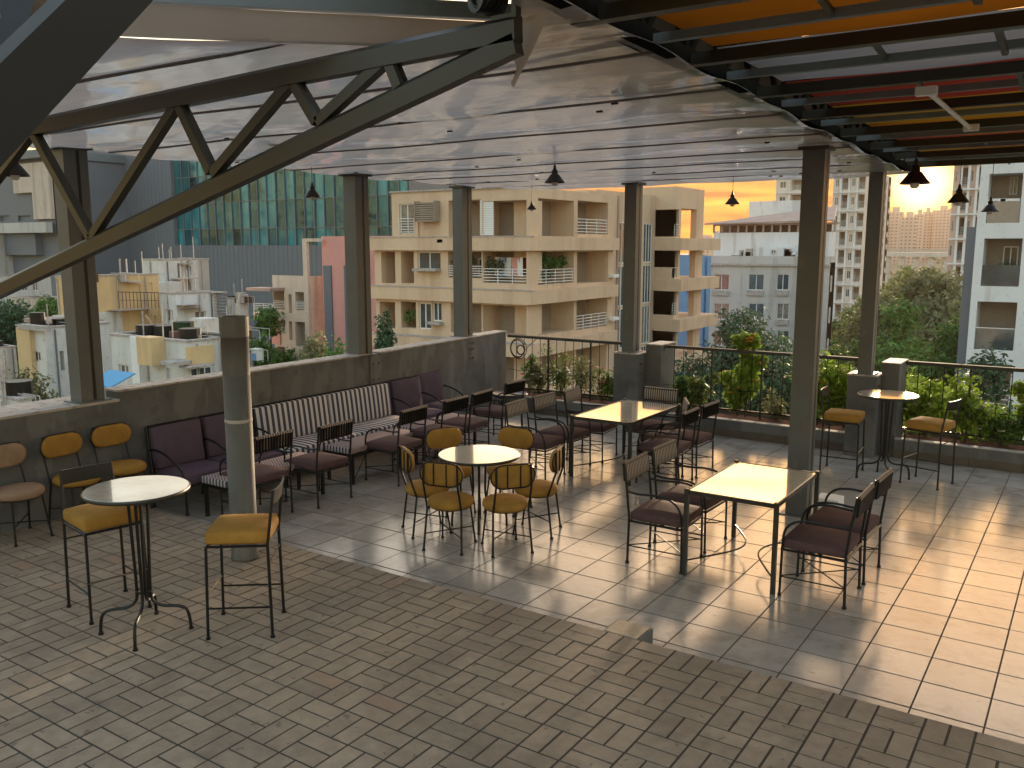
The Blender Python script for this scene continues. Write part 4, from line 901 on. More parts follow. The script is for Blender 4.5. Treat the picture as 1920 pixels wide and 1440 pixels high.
# ---- beige apartment block with ribbon bands
def beige():
    c0=at(990,571,45.0); X0,Y0=c0[0],c0[1]
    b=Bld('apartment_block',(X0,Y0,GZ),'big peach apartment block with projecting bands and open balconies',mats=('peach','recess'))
    eye=CAM[2]; zt=onY(985,350,Y0)[2]
    FH=(onY(989,571,Y0)[2]-onY(989,470,Y0)[2])*-1   # storey height from two band bottoms
    bt=onY(989,444,Y0)[2]; bb=onY(989,470,Y0)[2]; bh=bt-bb
    xl=onY(735,420,Y0)[0]; xl2=onY(703,500,Y0)[0]; yr=onX(1150,450,X0)[1]
    off=.35
    ops=[];opx=[]
    Ypx=lambda *a: b.px('Y',Y0,*a); Xpx=lambda *a: b.px('X',X0,*a)
    top=[Ypx(749,382,777,439,'win'),Ypx(783,385,803,444,'plain'),Ypx(841,375,903,443,'bal'),Ypx(905,376,987,442,'balw')]
    second=[Ypx(715,472,741,531,'bal'),Ypx(752,472,776,531,'bal'),Ypx(783,472,826,505,'win'),Ypx(840,472,903,521,'balrw'),Ypx(905,472,987,531,'balrw')]
    third=[Ypx(712,566,741,615,'bal'),Ypx(752,566,780,615,'bal'),Ypx(785,568,808,617,'win'),Ypx(811,567,828,602,'win'),Ypx(845,569,903,625,'bal'),Ypx(905,573,987,628,'balw')]
    topx=[Xpx(1009,374,1076,443,'bal'),Xpx(1083,378,1140,439,'balr')]
    secx=[Xpx(1009,472,1076,532,'balr'),Xpx(1082,472,1140,530,'bal')]
    thx=[Xpx(1010,568,1076,624,'bal'),Xpx(1081,558,1139,615,'balr')]
    def sh(L,k): return [(o[0],o[1],o[2]-k*FH,o[3]-k*FH,o[4]) for o in L]
    A=top+second+third+sh([(o[0],o[1],o[2],o[3],{'balrw':'balw'}.get(o[4],o[4])) for o in second],2)+sh(third,2)
    B=topx+secx+thx+sh(secx,2)+sh(thx,2)
    b.face('Y',Y0,xl2,X0,GZ,bt,A); b.face('Y',Y0,xl,X0,bt,zt,A); b.face('X',X0,Y0,yr,GZ,zt,B)
    b.box(xl,X0-1.7,Y0+1.7,yr-.1,GZ,zt-.1); b.box(xl2,X0-1.7,Y0+1.7,yr-.1,GZ,bt-.4)
    b.box(xl,X0-.06,Y0+.06,yr-.06,zt-.35,zt-.02)
    for k in range(5):
        z1=bt-k*FH; z0=z1-bh
        xa=xl2-.5
        b.box(xa,X0+off,Y0-off,Y0-.002,z0,z1,name='band',m='peach'); b.box(X0+.002,X0+off,Y0-.001,yr+.1,z0,z1,name='band',m='peach')
        b.box(xa-.02,X0+off+.03,Y0-off-.03,Y0-.004,z1,z1+.05,name='band_lip',m='cap')
    b.box(xl-.1,X0+.1,Y0-.1,Y0-.003,zt-.02,zt+.06,name='roof_lip',m='cap')
    # louvred box on the top floor, ledges
    l=b.px('Y',Y0,789,379,824,416,''); mb=MB(); mb.cur=0
    n=9
    for i in range(n): z=l[2]+(l[3]-l[2])*i/n; mb.box(l[0]-X0,l[1]-X0,-.45,-.05,z-GZ,z-GZ+(l[3]-l[2])/n*.7)
    mb.box(l[0]-X0-.05,l[0]-X0-.003,-.5,-.003,l[2]-GZ,l[3]-GZ+.05); mb.box(l[1]-X0+.003,l[1]-X0+.05,-.5,-.003,l[2]-GZ,l[3]-GZ+.05); mb.build('louvre_box','recess',b.root)
    l=b.px('Y',Y0,899,374,924,441,''); mb=MB()
    for i in range(16): z=l[2]+(l[3]-l[2])*i/16; mb.box(l[0]-X0,l[1]-X0,.05,.11,z-GZ,z-GZ+.10)
    mb.build('louvre_screen','white',b.root)
    l=b.px('Y',Y0,782,503,827,508,''); b.box(l[0],l[1],Y0-.45,Y0-.003,l[2],l[3],name='ledge',m='cap')
    l=b.px('Y',Y0,807,603,832,608,''); b.box(l[0],l[1],Y0-.4,Y0-.003,l[2],l[3],name='ledge',m='cap')
    # window grille
    l=b.px('Y',Y0,749,410,777,439,''); b.rail('Y',Y0-.12,l[0],l[1],l[2],l[3],n=6)
    # stair tower between the wings
    ys0=yr; ys1=onX(1228,450,X0-1.2)[1]; Xs=X0-1.2
    st=[]
    for k in range(6):
        z0=bb-.9-k*FH; z1=z0+FH-.35
        for p0,p1 in ((1160,1179),(1207,1222)):
            y0=onX(p0,450,Xs)[1]; y1=onX(p1,450,Xs)[1]; st.append((y0,y1,z0+.05,z1+.25,'glz'))
    b.face('X',Xs,ys0,ys1,GZ,zt+.4,st); b.box(Xs-3,Xs-.5,ys0+.01,ys1,GZ,zt+.38)
    mb=MB(); yy=yr+.35; mb.tube([(X0+.12-X0,yy-Y0,0),(X0+.12-X0,yy-Y0,zt-GZ)],.09,8); mb.build('drain_pipe','tin',b.root)
    mb=MB(); mb.tube([(.1,yy+.45-Y0,0),(.1,yy+.45-Y0,zt-GZ-2)],.06,8); mb.build('drain_pipe','off',b.root)
    # right wing, projecting towards the camera
    Xw=Xs+1.5; yw0=ys1; yw1=onX(1318,450,Xw)[1]; zw=onX(1240,345,Xw)[2]
    W=lambda *a: b.px('X',Xw,*a)
    t_=[W(1231,391,1273,443,'balr'),]
    s_=[W(1231,468,1272,502,'balw'),W(1230,504,1270,522,'win')]
    h_=[W(1230,543,1268,593,'balrw')]
    y1a,y1b=W(1278,394,1306,446,'')[:2]
    o=t_+s_+h_+sh(s_,2)+sh(h_,2)
    ym=onX(1276,450,Xw)[1]
    b.face('X',Xw,yw0,ym,GZ,zw,o); b.box(Xw-3.2,Xw-1.7,yw0+.02,ym,GZ,zw-.1)
    b.face('Y',yw0,Xw-3.2,Xw,GZ,zw,[])
    # open frame at the end: posts, parapet and slabs with the sky between
    b.box(Xw-3.2,Xw,ym+.001,yw1,zw-1.4,zw,name='roof_frame',m='peach')
    b.box(Xw-.45,Xw-.002,y1b,yw1,GZ,zw-1.401,name='corner_post',m='peach')
    for k in range(6):
        zc=onX(1240,446,Xw)[2]-k*FH; zd=onX(1240,470,Xw)[2]-k*FH; ye=onX(1338,450,Xw)[1]
        b.box(Xw-2.6,Xw+.55,yw0-.1,ye,zd,zc,name='band',m='peach')
    # things on the balconies
    def pot(ax,x0,x1,y,zoff=.0,m='leafdark',n=500,hh=.9):
        l=b.px(ax,Y0 if ax=='Y' else X0,x0,y-10,x1,y,''); z=l[2]; L_=l[1]-l[0]; k=max(2,int(L_/.7)); bl=[]
        for i in range(k):
            p=b.P(ax,Y0 if ax=='Y' else X0,l[0]+L_*(i+.5)/k,z+hh*random.uniform(.6,1.1),.35); bl.append((p[0],p[1],p[2],.38,.3,.38*random.uniform(.7,1.4)))
        leaves('balcony_plant',bl,n,.085,m,b.root)
    pot('X',1022,1070,506,n=900,hh=.5,m='leaf'); pot('Y',845,880,520,hh=.8,m='leafdark'); pot('Y',905,935,520,hh=.6,m='leafbrown'); pot('Y',752,778,610,hh=.8,m='leafolive'); pot('X',1010,1040,520,hh=.3)
    mb=MB(); cloth=[]
    for i,(u,mt) in enumerate(((.15,'white'),(.25,'blueplaster'),(.36,'off'),(.55,'pink'),(.68,'white'),(.8,'redc'))):
        l=b.px('Y',Y0,905,472,987,500,''); x=l[0]+(l[1]-l[0])*u; s=MB(); a=x-X0; s.add([(a,.5,l[3]-GZ-.3),(a+.5,.5,l[3]-GZ-.3),(a+.47,.52,l[3]-GZ-1.3),(a+.03,.48,l[3]-GZ-1.25)],[(0,1,2,3)]); s.build('laundry',mt,b.root)
    for (ax,x,y) in (('Y',832,455),('X',1146,520),('X',1146,600)):
        c_=Y0 if ax=='Y' else X0; l=b.px(ax,c_,x-5,y-6,x+5,y,''); A=b.P(ax,c_,l[0],l[2],-.35); B=b.P(ax,c_,l[1],l[3],-.01); q=MB(); q.box(min(A[0],B[0]),max(A[0],B[0]),min(A[1],B[1]),max(A[1],B[1]),A[2],B[2]); q.build('air_conditioner','white',b.root)
    for i in range(9):
        x=random.uniform(xl+1,X0-2); y=random.uniform(Y0+2,yr-2); q=MB(); q.tube([(x-X0,y-Y0,zt-GZ-.1),(x-X0,y-Y0,zt-GZ+random.uniform(.2,1.0))],random.uniform(.1,.5),10); q.build('roof_tank',random.choice(['black','cap','tin']),b.root)
    b.done(); return b

beige()
# ---- blue building glimpsed behind the wing
bb_=at(1318,520,78); b=Bld('apartment_block',(bb_[0],bb_[1],GZ),'bright blue building glimpsed behind the peach block end',mats=('blueplaster',))
b.face('Y',bb_[1],bb_[0]-6,bb_[0]+.15,GZ,onY(1310,478,bb_[1])[2],[b.px('Y',bb_[1],1290,565,1300,583,'win'),b.px('Y',bb_[1],1286,545,1300,553,'plain')]); b.box(bb_[0]-6,bb_[0]+.13,bb_[1]+.6,bb_[1]+1.5,GZ,onY(1310,478,bb_[1])[2]-.1); b.done()
# ---- grey white office like block in the middle
def grey():
    c=at(1330,500,92); Y0=c[1]; xl=onY(1322,520,Y0)[0]; xr=onY(1553,520,Y0)[0]; zt=onY(1400,480,Y0)[2]
    b=Bld('apartment_block',(xl,Y0,GZ),'pale grey block with square windows and a rooftop canteen under a tin roof',mats=('greybldg','recess'))
    ops=[]
    for y0,y1 in ((514,544),(569,599),(620,648),(672,700)):
        for x0,x1 in ((1338,1367),(1403,1432),(1456,1479)): ops.append(b.px('Y',Y0,x0,y0,x1,y1,'win'))
    b.face('Y',Y0,xl,xr,GZ,zt,ops); 
    b.box(xl,xr,Y0+.5,Y0+2.4,GZ,zt-.6)
    zc=onY(1400,496,Y0)[2]; b.box(xl-.1,xr+.15,Y0-.25,Y0-.004,zc-.12,zc+.1,name='cornice',m='cap')
    yr=Y0+2.5; opx=[]
    for z in (0,1,2,3):
        zz=onY(1400,544,Y0)[2]-z*3.1
        opx.append((Y0+.9,Y0+1.6,zz,zz+1.6,'win'))
    b.face('X',xr,Y0,yr,GZ,zt,opx)
    for k in (ops[:]): b.box(k[0]-.05,k[1]+.05,Y0-.18,Y0-.003,k[2]-.55,k[2]-.02,name='sill',m='cap')
    # rooftop storey
    Y1=Y0+3; x0=onY(1338,450,Y1)[0]; z1=onY(1400,436,Y1)[2]; z2=onY(1400,421,Y1)[2]
    b.box(x0,xr-.6,Y1,Y0+4.5,zt-.6,z1,name='roof_storey',m='whiteb')
    mb=MB(); n=14
    for i in range(n+1):
        X=x0+(xr-.4-x0)*i/n; mb.bar((X-xl,Y1-Y0,z1-GZ),(X-xl,Y1-Y0,z2-GZ),.18,.18)
    mb.bar((x0-xl,Y1-Y0,z2-GZ),(xr-xl,Y1-Y0,z2-GZ),.2,.2); mb.build('post','tin',b.root)
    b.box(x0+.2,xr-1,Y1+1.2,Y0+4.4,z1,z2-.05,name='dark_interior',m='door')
    zr=onY(1500,396,Y1+6)[2]; mb=MB()
    A=(x0-.8-xl,Y1-.8-Y0,z2-GZ);B=(xr-.3-xl,Y1-.8-Y0,z2-GZ+.2);Cc=(xr-1.5-xl,Y1+5-Y0,zr-GZ+.3);D=(x0+6-xl,Y1+5-Y0,zr-GZ-1.0)
    mb.add([A,B,Cc,D,(A[0],A[1],A[2]+.15),(B[0],B[1],B[2]+.15),(Cc[0],Cc[1],Cc[2]+.15),(D[0],D[1],D[2]+.15)],[(0,3,2,1),(4,5,6,7),(0,1,5,4),(1,2,6,5),(2,3,7,6),(3,0,4,7)]); mb.build('sloping_roof','tin',b.root)
    xa=onY(1425,400,Y1+9)[0]; b.box(xa,xr-3.5,Y1+5.2,Y1+7,zt,onY(1450,380,Y1+9)[2],name='roof_storey',m='whiteb')
    # clutter on the roof edge
    for i in range(26):
        x=random.uniform(x0,xr-1); s=random.uniform(.25,.7); b.box(x,x+s*1.5,Y0+.8,Y0+.8+s,zt-.6,zt-.1+random.uniform(0,.9),name='roof_clutter',m=random.choice(['whiteb','tin','cap','rust','greybldg']))
    l=b.px('Y',Y0+.7,1424,464,1470,480,''); b.box(l[0],l[1],Y0+.5,Y0+3,l[2]-.4,l[3],name='roof_cabin',m='whiteb')
    l=b.px('Y',Y0+.45,1446,468,1455,476,''); b.window('Y',Y0+.3,l[0],l[1],l[2],l[3],.15)
    b.done()
grey()
# ---- towers
def tower(x0,x1,ytop,D,fh_px,cols,label,m='tower',nf=14,ztop=None,base=GZ,depth=5,right=True,wx=(.28,.72)):
    c=at((x0+x1)/2,462,D); Y0=c[1]; xl=onY(x0,462,Y0)[0]; xr=onY(x1,462,Y0)[0]; zt=onY((x0+x1)/2,ytop,Y0)[2]
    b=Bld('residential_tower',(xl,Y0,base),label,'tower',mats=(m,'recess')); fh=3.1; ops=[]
    wd=(xr-xl)/cols; n=int((zt-base)/fh)
    n=min(n,nf)
    for i in range(n):
        z=zt-1.0-(i+1)*fh+.6
        for k in range(cols):
            a=xl+wd*k
            if (k%2==1): ops.append((a+wd*.10,a+wd*.9,z-.3,z+1.9,'balr'))
            else: ops.append((a+wd*wx[0],a+wd*wx[1],z+.2,z+1.5,'win'))
    b.face('Y',Y0,xl,xr,base,zt,ops)
    b.box(xl,xr,Y0+1.8,Y0+depth,base,zt-.3)
    if right:
        ops=[(Y0+3+q*4,Y0+4.6+q*4,zt-1-(i+1)*fh+.8,zt-1-(i+1)*fh+2.1,'plain') for i in range(n) for q in range(1)]
        b.face('X',xr,Y0,Y0+depth,base,zt,ops)
    for k in range(1,cols): b.box(xl+wd*k-.15,xl+wd*k+.15,Y0-.35,Y0-.003,base,zt-.2,name='fin',m='whiteb')
    for i in range(n): z=zt-1.2-(i)*fh; b.box(xl+wd*.05,xr-.1,Y0-.6,Y0-.36,z-.1,z+.1,name='balcony_slab',m='whiteb')
    b.done(); return b
tower(1450,1502,322,185,20,2,'cream tower behind the tin roofed rooftop',nf=6)
tower(1556,1617,312,150,20,4,'narrow cream tower with stacked balconies between the two roof columns',nf=18)
tower(1778,1838,290,112,43,4,'slim pinkish balcony tower left of the white block',m='farpink',nf=10,wx=(.2,.45))
tower(1640,1656,330,230,15,2,'thin pale tower edge right of the far column',nf=8)
# ---- white balcony block at the right edge
def white_block():
    c=at(1822,462,40); Y0=c[1]; xl=onY(1828,462,Y0)[0]; xr=xl+11; zt=onY(1860,250,Y0)[2]
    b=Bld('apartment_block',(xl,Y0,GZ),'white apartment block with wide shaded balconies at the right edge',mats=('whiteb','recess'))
    W=lambda *a: b.px('Y',Y0,*a)
    o1=W(1852,325,1915,418,'bal'); o2=W(1842,447,1914,537,'balw'); o3=W(1829,566,1904,656,'balr')
    fh=o1[2]-o2[2]
    ops=[o1,o2,o3]+[(o[0]+5.6,o[1]+5.6,o[2],o[3],'balw') for o in (o1,o2,o3)]+[(o3[0],o3[1],o3[2]-fh*k,o3[3]-fh*k,'balr') for k in (1,2)]
    ops=[(a,b_,c_,d,k) for a,b_,c_,d,k in ops if b_<xr]
    # clip corner
    b.face('Y',Y0,xl,xr,GZ,zt,ops); b.box(xl,xr,Y0+1.7,Y0+10,GZ,zt-.1)
    b.face('X',xl,Y0,Y0+10,GZ,zt,[])
    for o in (o1,o2,o3): b.box(o[0]+.02,o[1]-.02,Y0+.03,Y0+.07,o[2],o[2]+.95,name='balcony_parapet',m=('glass' if o is not o1 else 'recess'))
    b.box(xl-.45,xl-.02,Y0+.6,Y0+2,GZ,onY(1830,425,Y0)[2],name='side_wing',m='slate')
    leaves('balcony_plant',[(o2[0]-xl+1+k*1.1,.5,o2[2]-GZ+.75,.5,.35,.4) for k in range(5)],1500,.07,'leafdark',b.root); leaves('balcony_plant',[(o3[0]-xl+.8+k*1.5,.4,o3[2]-GZ+.5,.3,.3,.4) for k in range(3)],500,.06,'leaf',b.root)
    # two air conditioners
    for px_ in (1866,1893):
        p=onY(px_,385,Y0+.1); b.box(p[0]-.38,p[0]+.38,Y0+.2,Y0+.55,p[2]-.35,p[2]+.3,name='air_conditioner',m='white')
        mb=MB(); q=(p[0]-xl,.19,p[2]-GZ); mb.tube([(q[0],q[1]-.0,q[2]),(q[0],q[1]-.03,q[2])],.2,16); mb.build('fan_grille','black',b.root)
    b.window('Y',Y0,onY(1888,345,Y0)[0],onY(1903,345,Y0)[0],onY(1895,362,Y0)[2],onY(1895,328,Y0)[2],1.45)
    b.done()
white_block()
# ---- far towers and flyover
FT=[(1655,1664,402,900),(1664,1686,398,900),(1690,1712,408,820),(1713,1727,402,950),(1729,1741,398,1000),(1741,1752,403,1000),(1752,1775,395,980),(1776,1790,392,980),(1336,1350,445,700),(1300,1340,452,760)]
for i,(x0,x1,yt,D) in enumerate(FT):
    c=at((x0+x1)/2,462,D); X,Y=c[0],c[1]; wd=(x1-x0)/F*D; zt=at((x0+x1)/2,yt,D)[2]
    o=empty('distant_tower',(X,Y,GZ),PS*0,'hazy far tower on the horizon under the sunset, %s'%['at the pier column','wide, left of the glow','under the brightest glow','thin, just right of the glow','second thin one right of the glow','third thin one right of the glow','wide, right of the glow','last before the slim tower','far left on the skyline','low, behind the peach block'][i],'tower','hazy towers on the horizon')
    mb=MB(); mb.box(-wd*.6,wd*.6,-wd*.4,wd*.4,0,zt-GZ,0)
    mb.box(-wd*.15,wd*.1,-wd*.45,-wd*.401,0,zt-GZ-4,0); mb.build('wall',M['towergrid'],o)
    MB().box(-wd*.2,wd*.3,-wd*.2,wd*.2,zt-GZ,zt-GZ+5).build('roof_block','farpink',o)
fo=empty('flyover',(0,0,0),0,'long concrete flyover crossing far behind the trees','bridge'); p=at(1640,476,420); q=at(1830,478,400); fo.location=tuple(p); d=Vector(q)-Vector(p)
mb=MB(); mb.bar((-40,0,0),tuple(d*1.4),9,2.0); mb.build('deck','greybldg',fo)
mb=MB(); mb.bar((-40,-4.4,1.9),tuple(d*1.4+Vector((0,-4.4,1.9))),.4,1.2); mb.build('parapet','cap',fo)
for k in range(9): a=d*(k/7.); MB().bar((a.x,a.y,-1),(a.x,a.y,-22),2.4,2.4).build('pier','greybldg',fo)
# ---- dark mall with teal glass on the left
def mall():
    c=at(500,462,125); Y0=c[1]; xl=onY(100,462,Y0)[0]; xr=onY(760,462,Y0)[0]; zt=onY(400,250,Y0)[2]
    b=Bld('mall_building',(xl,Y0,GZ),'huge slate grey clad building with a teal glass facade','building',mats=('slate',))
    gx0=onY(328,462,Y0)[0]; gz=onY(400,460,Y0)[2]
    # ribbed cladding as real narrow ribs
    b.box(xl,gx0,Y0,Y0+30,GZ,zt); b.box(gx0,xr,Y0+.0,Y0+30,GZ,gz); b.box(gx0,xr,Y0+.9,Y0+30,gz,zt)
    mb=MB()
    x=xl
    while x<xr:
        top=zt if x<gx0-.2 else gz
        mb.box(x-xl,x-xl+.25,-.035,-.003,.0,top-GZ-.02); x+=.95
    mb.build('cladding_rib','slate',b.root)
    mb=MB(); mb.rnd=[]; x=gx0
    while x<xr:
        z=gz-1.5
        while z<zt:
            t1,t2=random.gauss(0,.012),random.gauss(0,.012); za=max(z,gz+.02); zb=min(z+3.9,zt-.02); xb=min(x+1.9,xr)
            if zb>za: mb.add([(x-xl,.6-t1,za-GZ),(xb-xl,.6+t1,za-GZ),(xb-xl,.6+t1+t2,zb-GZ),(x-xl,.6-t1+t2,zb-GZ)],[(0,1,2,3)]); mb.rnd.append(random.random())
            z+=3.9
        x+=1.9
    mb.build('glass_facade',M['teal'],b.root)
    mb=MB(); x=gx0
    while x<xr: mb.box(x-xl-.06,x-xl+.06,.40,.549,gz-GZ+.02,zt-GZ); x+=1.9
    z=gz+2.4
    while z<zt: mb.box(gx0-xl,xr-xl,.44,.548,z-GZ-.05,z-GZ+.05); z+=3.9
    mb.build('mullion','slate',b.root)
    b.done()
    # left annexe
    Y1=Y0-12; X0=onY(-60,462,Y1)[0]; X1=onY(108,462,Y1)[0]
    b=Bld('mall_annexe',(X0,Y1,GZ),'grey annexe with a tiled pinkish panel at the far left behind the truss','building',mats=('slate','recess'))
    z0=onY(50,440,Y1)[2]; zz=onY(50,300,Y1)[2]
    b.face('Y',Y1,X0,X1,z0,zz,[b.px('Y',Y1,0,404,18,415,'slot'),b.px('Y',Y1,34,404,58,415,'slot')]); b.box(X0,X1,Y1+.6,Y1+14,GZ,zz-.1)
    xa=onY(32,350,Y1)[0]; za=onY(50,362,Y1)[2]
    b.box(xa,X1-.02,Y1-.6,Y1-.003,za,zz-.6,name='tile_panel',m='cream'); xb=onY(66,350,Y1)[0]; b.box(xb,X1-.02,Y1-.6,Y1-.004,onY(50,412,Y1)[2],za-.002,name='tile_panel',m='cream')
    b.box(X0-3,X1+.3,Y1-1.2,Y1+14,zz,zz+1.2,name='roof_slab',m='blue_steel'); b.box(X0-3,X1+.1,Y1-1.5,Y1-.61,onY(50,437,Y1)[2],onY(50,418,Y1)[2],name='ledge',m='greybldg')
    b.box(X0-3,onY(18,500,Y1)[0],Y1-2,Y1+3,GZ,onY(50,438,Y1)[2]-.01,name='lower_wall',m='greybldg'); b.box(onY(18,500,Y1)[0]+.01,onY(76,500,Y1)[0],Y1-.5,Y1+3,onY(50,478,Y1)[2],onY(50,438,Y1)[2]-.01,name='lower_panel',m='slate')
    b.done()
M['teal']=bpy.data.materials.new('teal_glass'); M['teal'].use_nodes=True
def _teal():
    m=M['teal']; t=m.node_tree; n=t.nodes; l=t.links.new; b=n['Principled BSDF']; b.inputs['Roughness'].default_value=.07
    tcn=n.new('ShaderNodeTexCoord'); mp_=n.new('ShaderNodeMapping'); mp_.inputs['Scale'].default_value=(.55,1,.06); l(tcn.outputs['Object'],mp_.inputs[0])
    a=n.new('ShaderNodeTexNoise'); a.inputs['Scale'].default_value=1.2; a.inputs['Detail'].default_value=4; l(mp_.outputs[0],a.inputs['Vector'])
    r=n.new('ShaderNodeValToRGB'); r.color_ramp.elements[0].position=.35; r.color_ramp.elements[0].color=(.006,.05,.065,1); r.color_ramp.elements[1].position=.7; r.color_ramp.elements[1].color=(.03,.19,.22,1); l(a.outputs['Fac'],r.inputs[0]); l(r.outputs[0],b.inputs['Base Color'])
    b.inputs['Specular IOR Level'].default_value=.7; b.inputs['IOR'].default_value=1.5; b.inputs['Specular Tint'].default_value=(.55,.95,1.0,1)
    a2=n.new('ShaderNodeTexNoise'); a2.inputs['Scale'].default_value=.35; a2.inputs['Detail'].default_value=3; l(tcn.outputs['Object'],a2.inputs['Vector']); bm=n.new('ShaderNodeBump'); bm.inputs['Strength'].default_value=.5; bm.inputs['Distance'].default_value=.2; l(a2.outputs['Fac'],bm.inputs['Height']); l(bm.outputs[0],b.inputs['Normal'])
_teal(); rnd_attr(M['teal'],.4,1.8); mall()
# ---- generic low house seen corner on: left face looks to -y, right face to +x
def house(D,corner,ytop,left,right,label,ops=(),xops=(),m=('off','recess'),par=.35,group=None):
    c=at(corner,ytop,D); X0,Y0,zt=c; xl=onY(left,ytop,Y0)[0]; yr=onX(right,ytop,X0)[1]
    b=Bld('house',(X0,Y0,GZ),label,'house',mats=m,group=group)
    b.face('Y',Y0,xl,X0,GZ,zt,[b.px('Y',Y0,*o) for o in ops]); b.face('X',X0,Y0,yr,GZ,zt,[b.px('X',X0,*o) for o in xops])
    b.face('Y',yr,xl,X0,GZ,zt,[]); b.face('X',xl,Y0,yr,GZ,zt,[])
    b.box(xl+.4,X0-.4,Y0+.4,yr-.4,GZ,zt-par)
    mb=MB(); o=b.o
    for (a0,a1,c0_,c1) in ((xl-.05,X0+.05,Y0-.05,Y0+.2),(xl-.05,X0+.05,yr-.2,yr+.05),(xl-.05,xl+.2,Y0+.2,yr-.2),(X0-.2,X0+.05,Y0+.2,yr-.2)):
        mb.box(a0-o.x,a1-o.x,c0_-o.y,c1-o.y,zt-GZ+.002,zt-GZ+.09)
    mb.build('parapet_coping','cap',b.root)
    b.X0,b.Y0,b.xl,b.yr,b.zt=X0,Y0,xl,yr,zt
    return b
def blkY(b,x0,y0,x1,y1,d0,d1,name,m):
    """part given by a pixel rectangle on the left (-y) face, reaching from depth d0 to d1"""
    p=onY(x0,y1,b.Y0+d0); q=onY(x1,y0,b.Y0+d0); return b.box(p[0],q[0],b.Y0+d0,b.Y0+d1,p[2],q[2],name=name,m=m)
def blkX(b,x0,y0,x1,y1,d0,d1,name,m):
    p=onX(x0,y1,b.X0-d0); q=onX(x1,y0,b.X0-d0); return b.box(b.X0-d1,b.X0-d0,p[1],q[1],p[2],q[2],name=name,m=m)
def clutter(b,n,big=True):
    for k in range(n):
        x=random.uniform(b.xl+.6,b.X0-.6)-b.o.x; y=random.uniform(b.Y0+.6,b.yr-.6)-b.o.y; z=b.zt-GZ-.34; t=random.random(); mb=MB()
        if t<.3: mb.tube([(x,y,z),(x,y,z+random.uniform(.5,1.1))],random.uniform(.3,.5),12); mb.build('water_tank',random.choice(['black','black','cap']),b.root)
        elif t<.6: mb.tube([(x,y,z),(x,y,z+random.uniform(1,2.2))],.03,6); mb.build('rooftop_rod','cap',b.root)
        elif t<.8: s=random.uniform(.2,.6); mb.box(x,x+s,y,y+s*.7,z,z+s); mb.build('roof_clutter',random.choice(['rust','tin','off','blueplaster']),b.root)
        else: mb.tube([(x,y,z+.5),(x+1.5,y,z+.5)],.02,5); mb.tube([(x,y,z),(x,y,z+.5)],.02,5); mb.tube([(x+1.5,y,z),(x+1.5,y,z+.5)],.02,5); mb.build('roof_pipe','cap',b.root)
    # wall pipes and a cable
    for u in (.15,.55,.85):
        y=b.Y0+(b.yr-b.Y0)*u-b.o.y; MB().tube([(.06,y,-0),(.06,y,b.zt-GZ-.1)],.045,6).build('drain_pipe',random.choice(['cap','off','slate']),b.root)
    x=(b.xl+b.X0)/2-b.o.x; MB().tube([(x,-.06,0),(x,-.06,b.zt-GZ-.1)],.04,6).build('drain_pipe','cap',b.root)
b=house(38,350,642,207,463,'white and yellow flat roofed house beyond the parapet, left of the pipe post',[(223,684,241,706,'win'),(312,690,320,715,'plain')],[(357,688,398,705,'glz')])
blkY(b,258,634,282,683,-.7,-.003,'bay','yellow'); blkY(b,250,632,257,735,-.2,-.003,'pilaster','white')
blkX(b,352,646,401,686,-.12,-.003,'painted_panel','yellow'); blkX(b,354,685,403,689,-.7,-.003,'canopy_slab','cap'); blkY(b,299,680,322,684,-1.0,-.003,'canopy_slab','cap')
p=at(380,610,44); b.box(p[0]-.7,p[0]+.35,p[1]-.2,p[1]+.7,b.zt-.3,p[2]+.35,name='roof_cabin',m='off')
for px_,py_,D_,s_,m_ in ((376,632,41,.35,'black'),(307,622,42,.5,'black'),(300,616,43,.35,'black'),(330,628,41,.3,'rust'),(348,628,42,.4,'cap'),(345,615,42,.5,'leafdark')):
    p=at(px_,py_,D_); mb=MB(); mb.tube([(p[0]-b.o.x,p[1]-b.o.y,b.zt-GZ-.35),(p[0]-b.o.x,p[1]-b.o.y,p[2]-GZ+s_*.6)],s_,12); mb.build('water_tank' if m_=='black' else 'roof_clutter',m_,b.root)
clutter(b,7); b.done()
b=house(41,452,622,440,462,'small stepped white annexe just right of the pipe post',[],[]); clutter(b,7); b.done()
b=house(40,463,662,450,474,'lowest step of the white annexe right of the pipe post',[],[]); clutter(b,7); b.done()
b=house(44,82,616,32,205,'white house with pilasters seen left of and behind the left column',[(60,659,76,678,'win')],[(113,658,121,695,'slot'),(178,625,190,640,'plain')])
blkY(b,42,616,54,760,-.25,-.003,'pilaster','yellow'); blkY(b,34,612,84,617,-.3,-.003,'cornice','cap'); 
p=at(95,610,50); b.box(p[0]-2.5,p[0]+2,p[1]-.2,p[1]+2,b.zt-.3,p[2]+.3,name='roof_clutter',m='tin'); clutter(b,7); b.done()
b=house(52,112,520,104,297,'tall yellow house with balcony and outside stairs beside the left column',[],[(248,533,264,577,'plain'),(278,530,286,549,'win'),(268,592,293,632,'bal')],m=('yellow','recess'))
blkX(b,114,583,228,760,-.15,-.003,'lower_wall','off'); blkX(b,222,578,299,583,-1.2,-.003,'balcony_slab','cap'); blkX(b,247,527,270,530,-.8,-.003,'canopy_slab','cap'); blkX(b,228,511,237,529,-.3,-.003,'tank_box','cap')
mb=MB(); p0=Vector(onX(297,632,b.X0+.6))-b.o; p1=Vector(onX(268,590,b.X0+.6))-b.o; mb.bar(p0,p1,.6,.14)
for k in range(9): q=p0.lerp(p1,k/8); mb.bar(q,q+Vector((0,0,.9)),.03,.03)
mb.bar(p0+Vector((0,0,.9)),p1+Vector((0,0,.9)),.04,.04); mb.build('outside_stairs','peach',b.root)
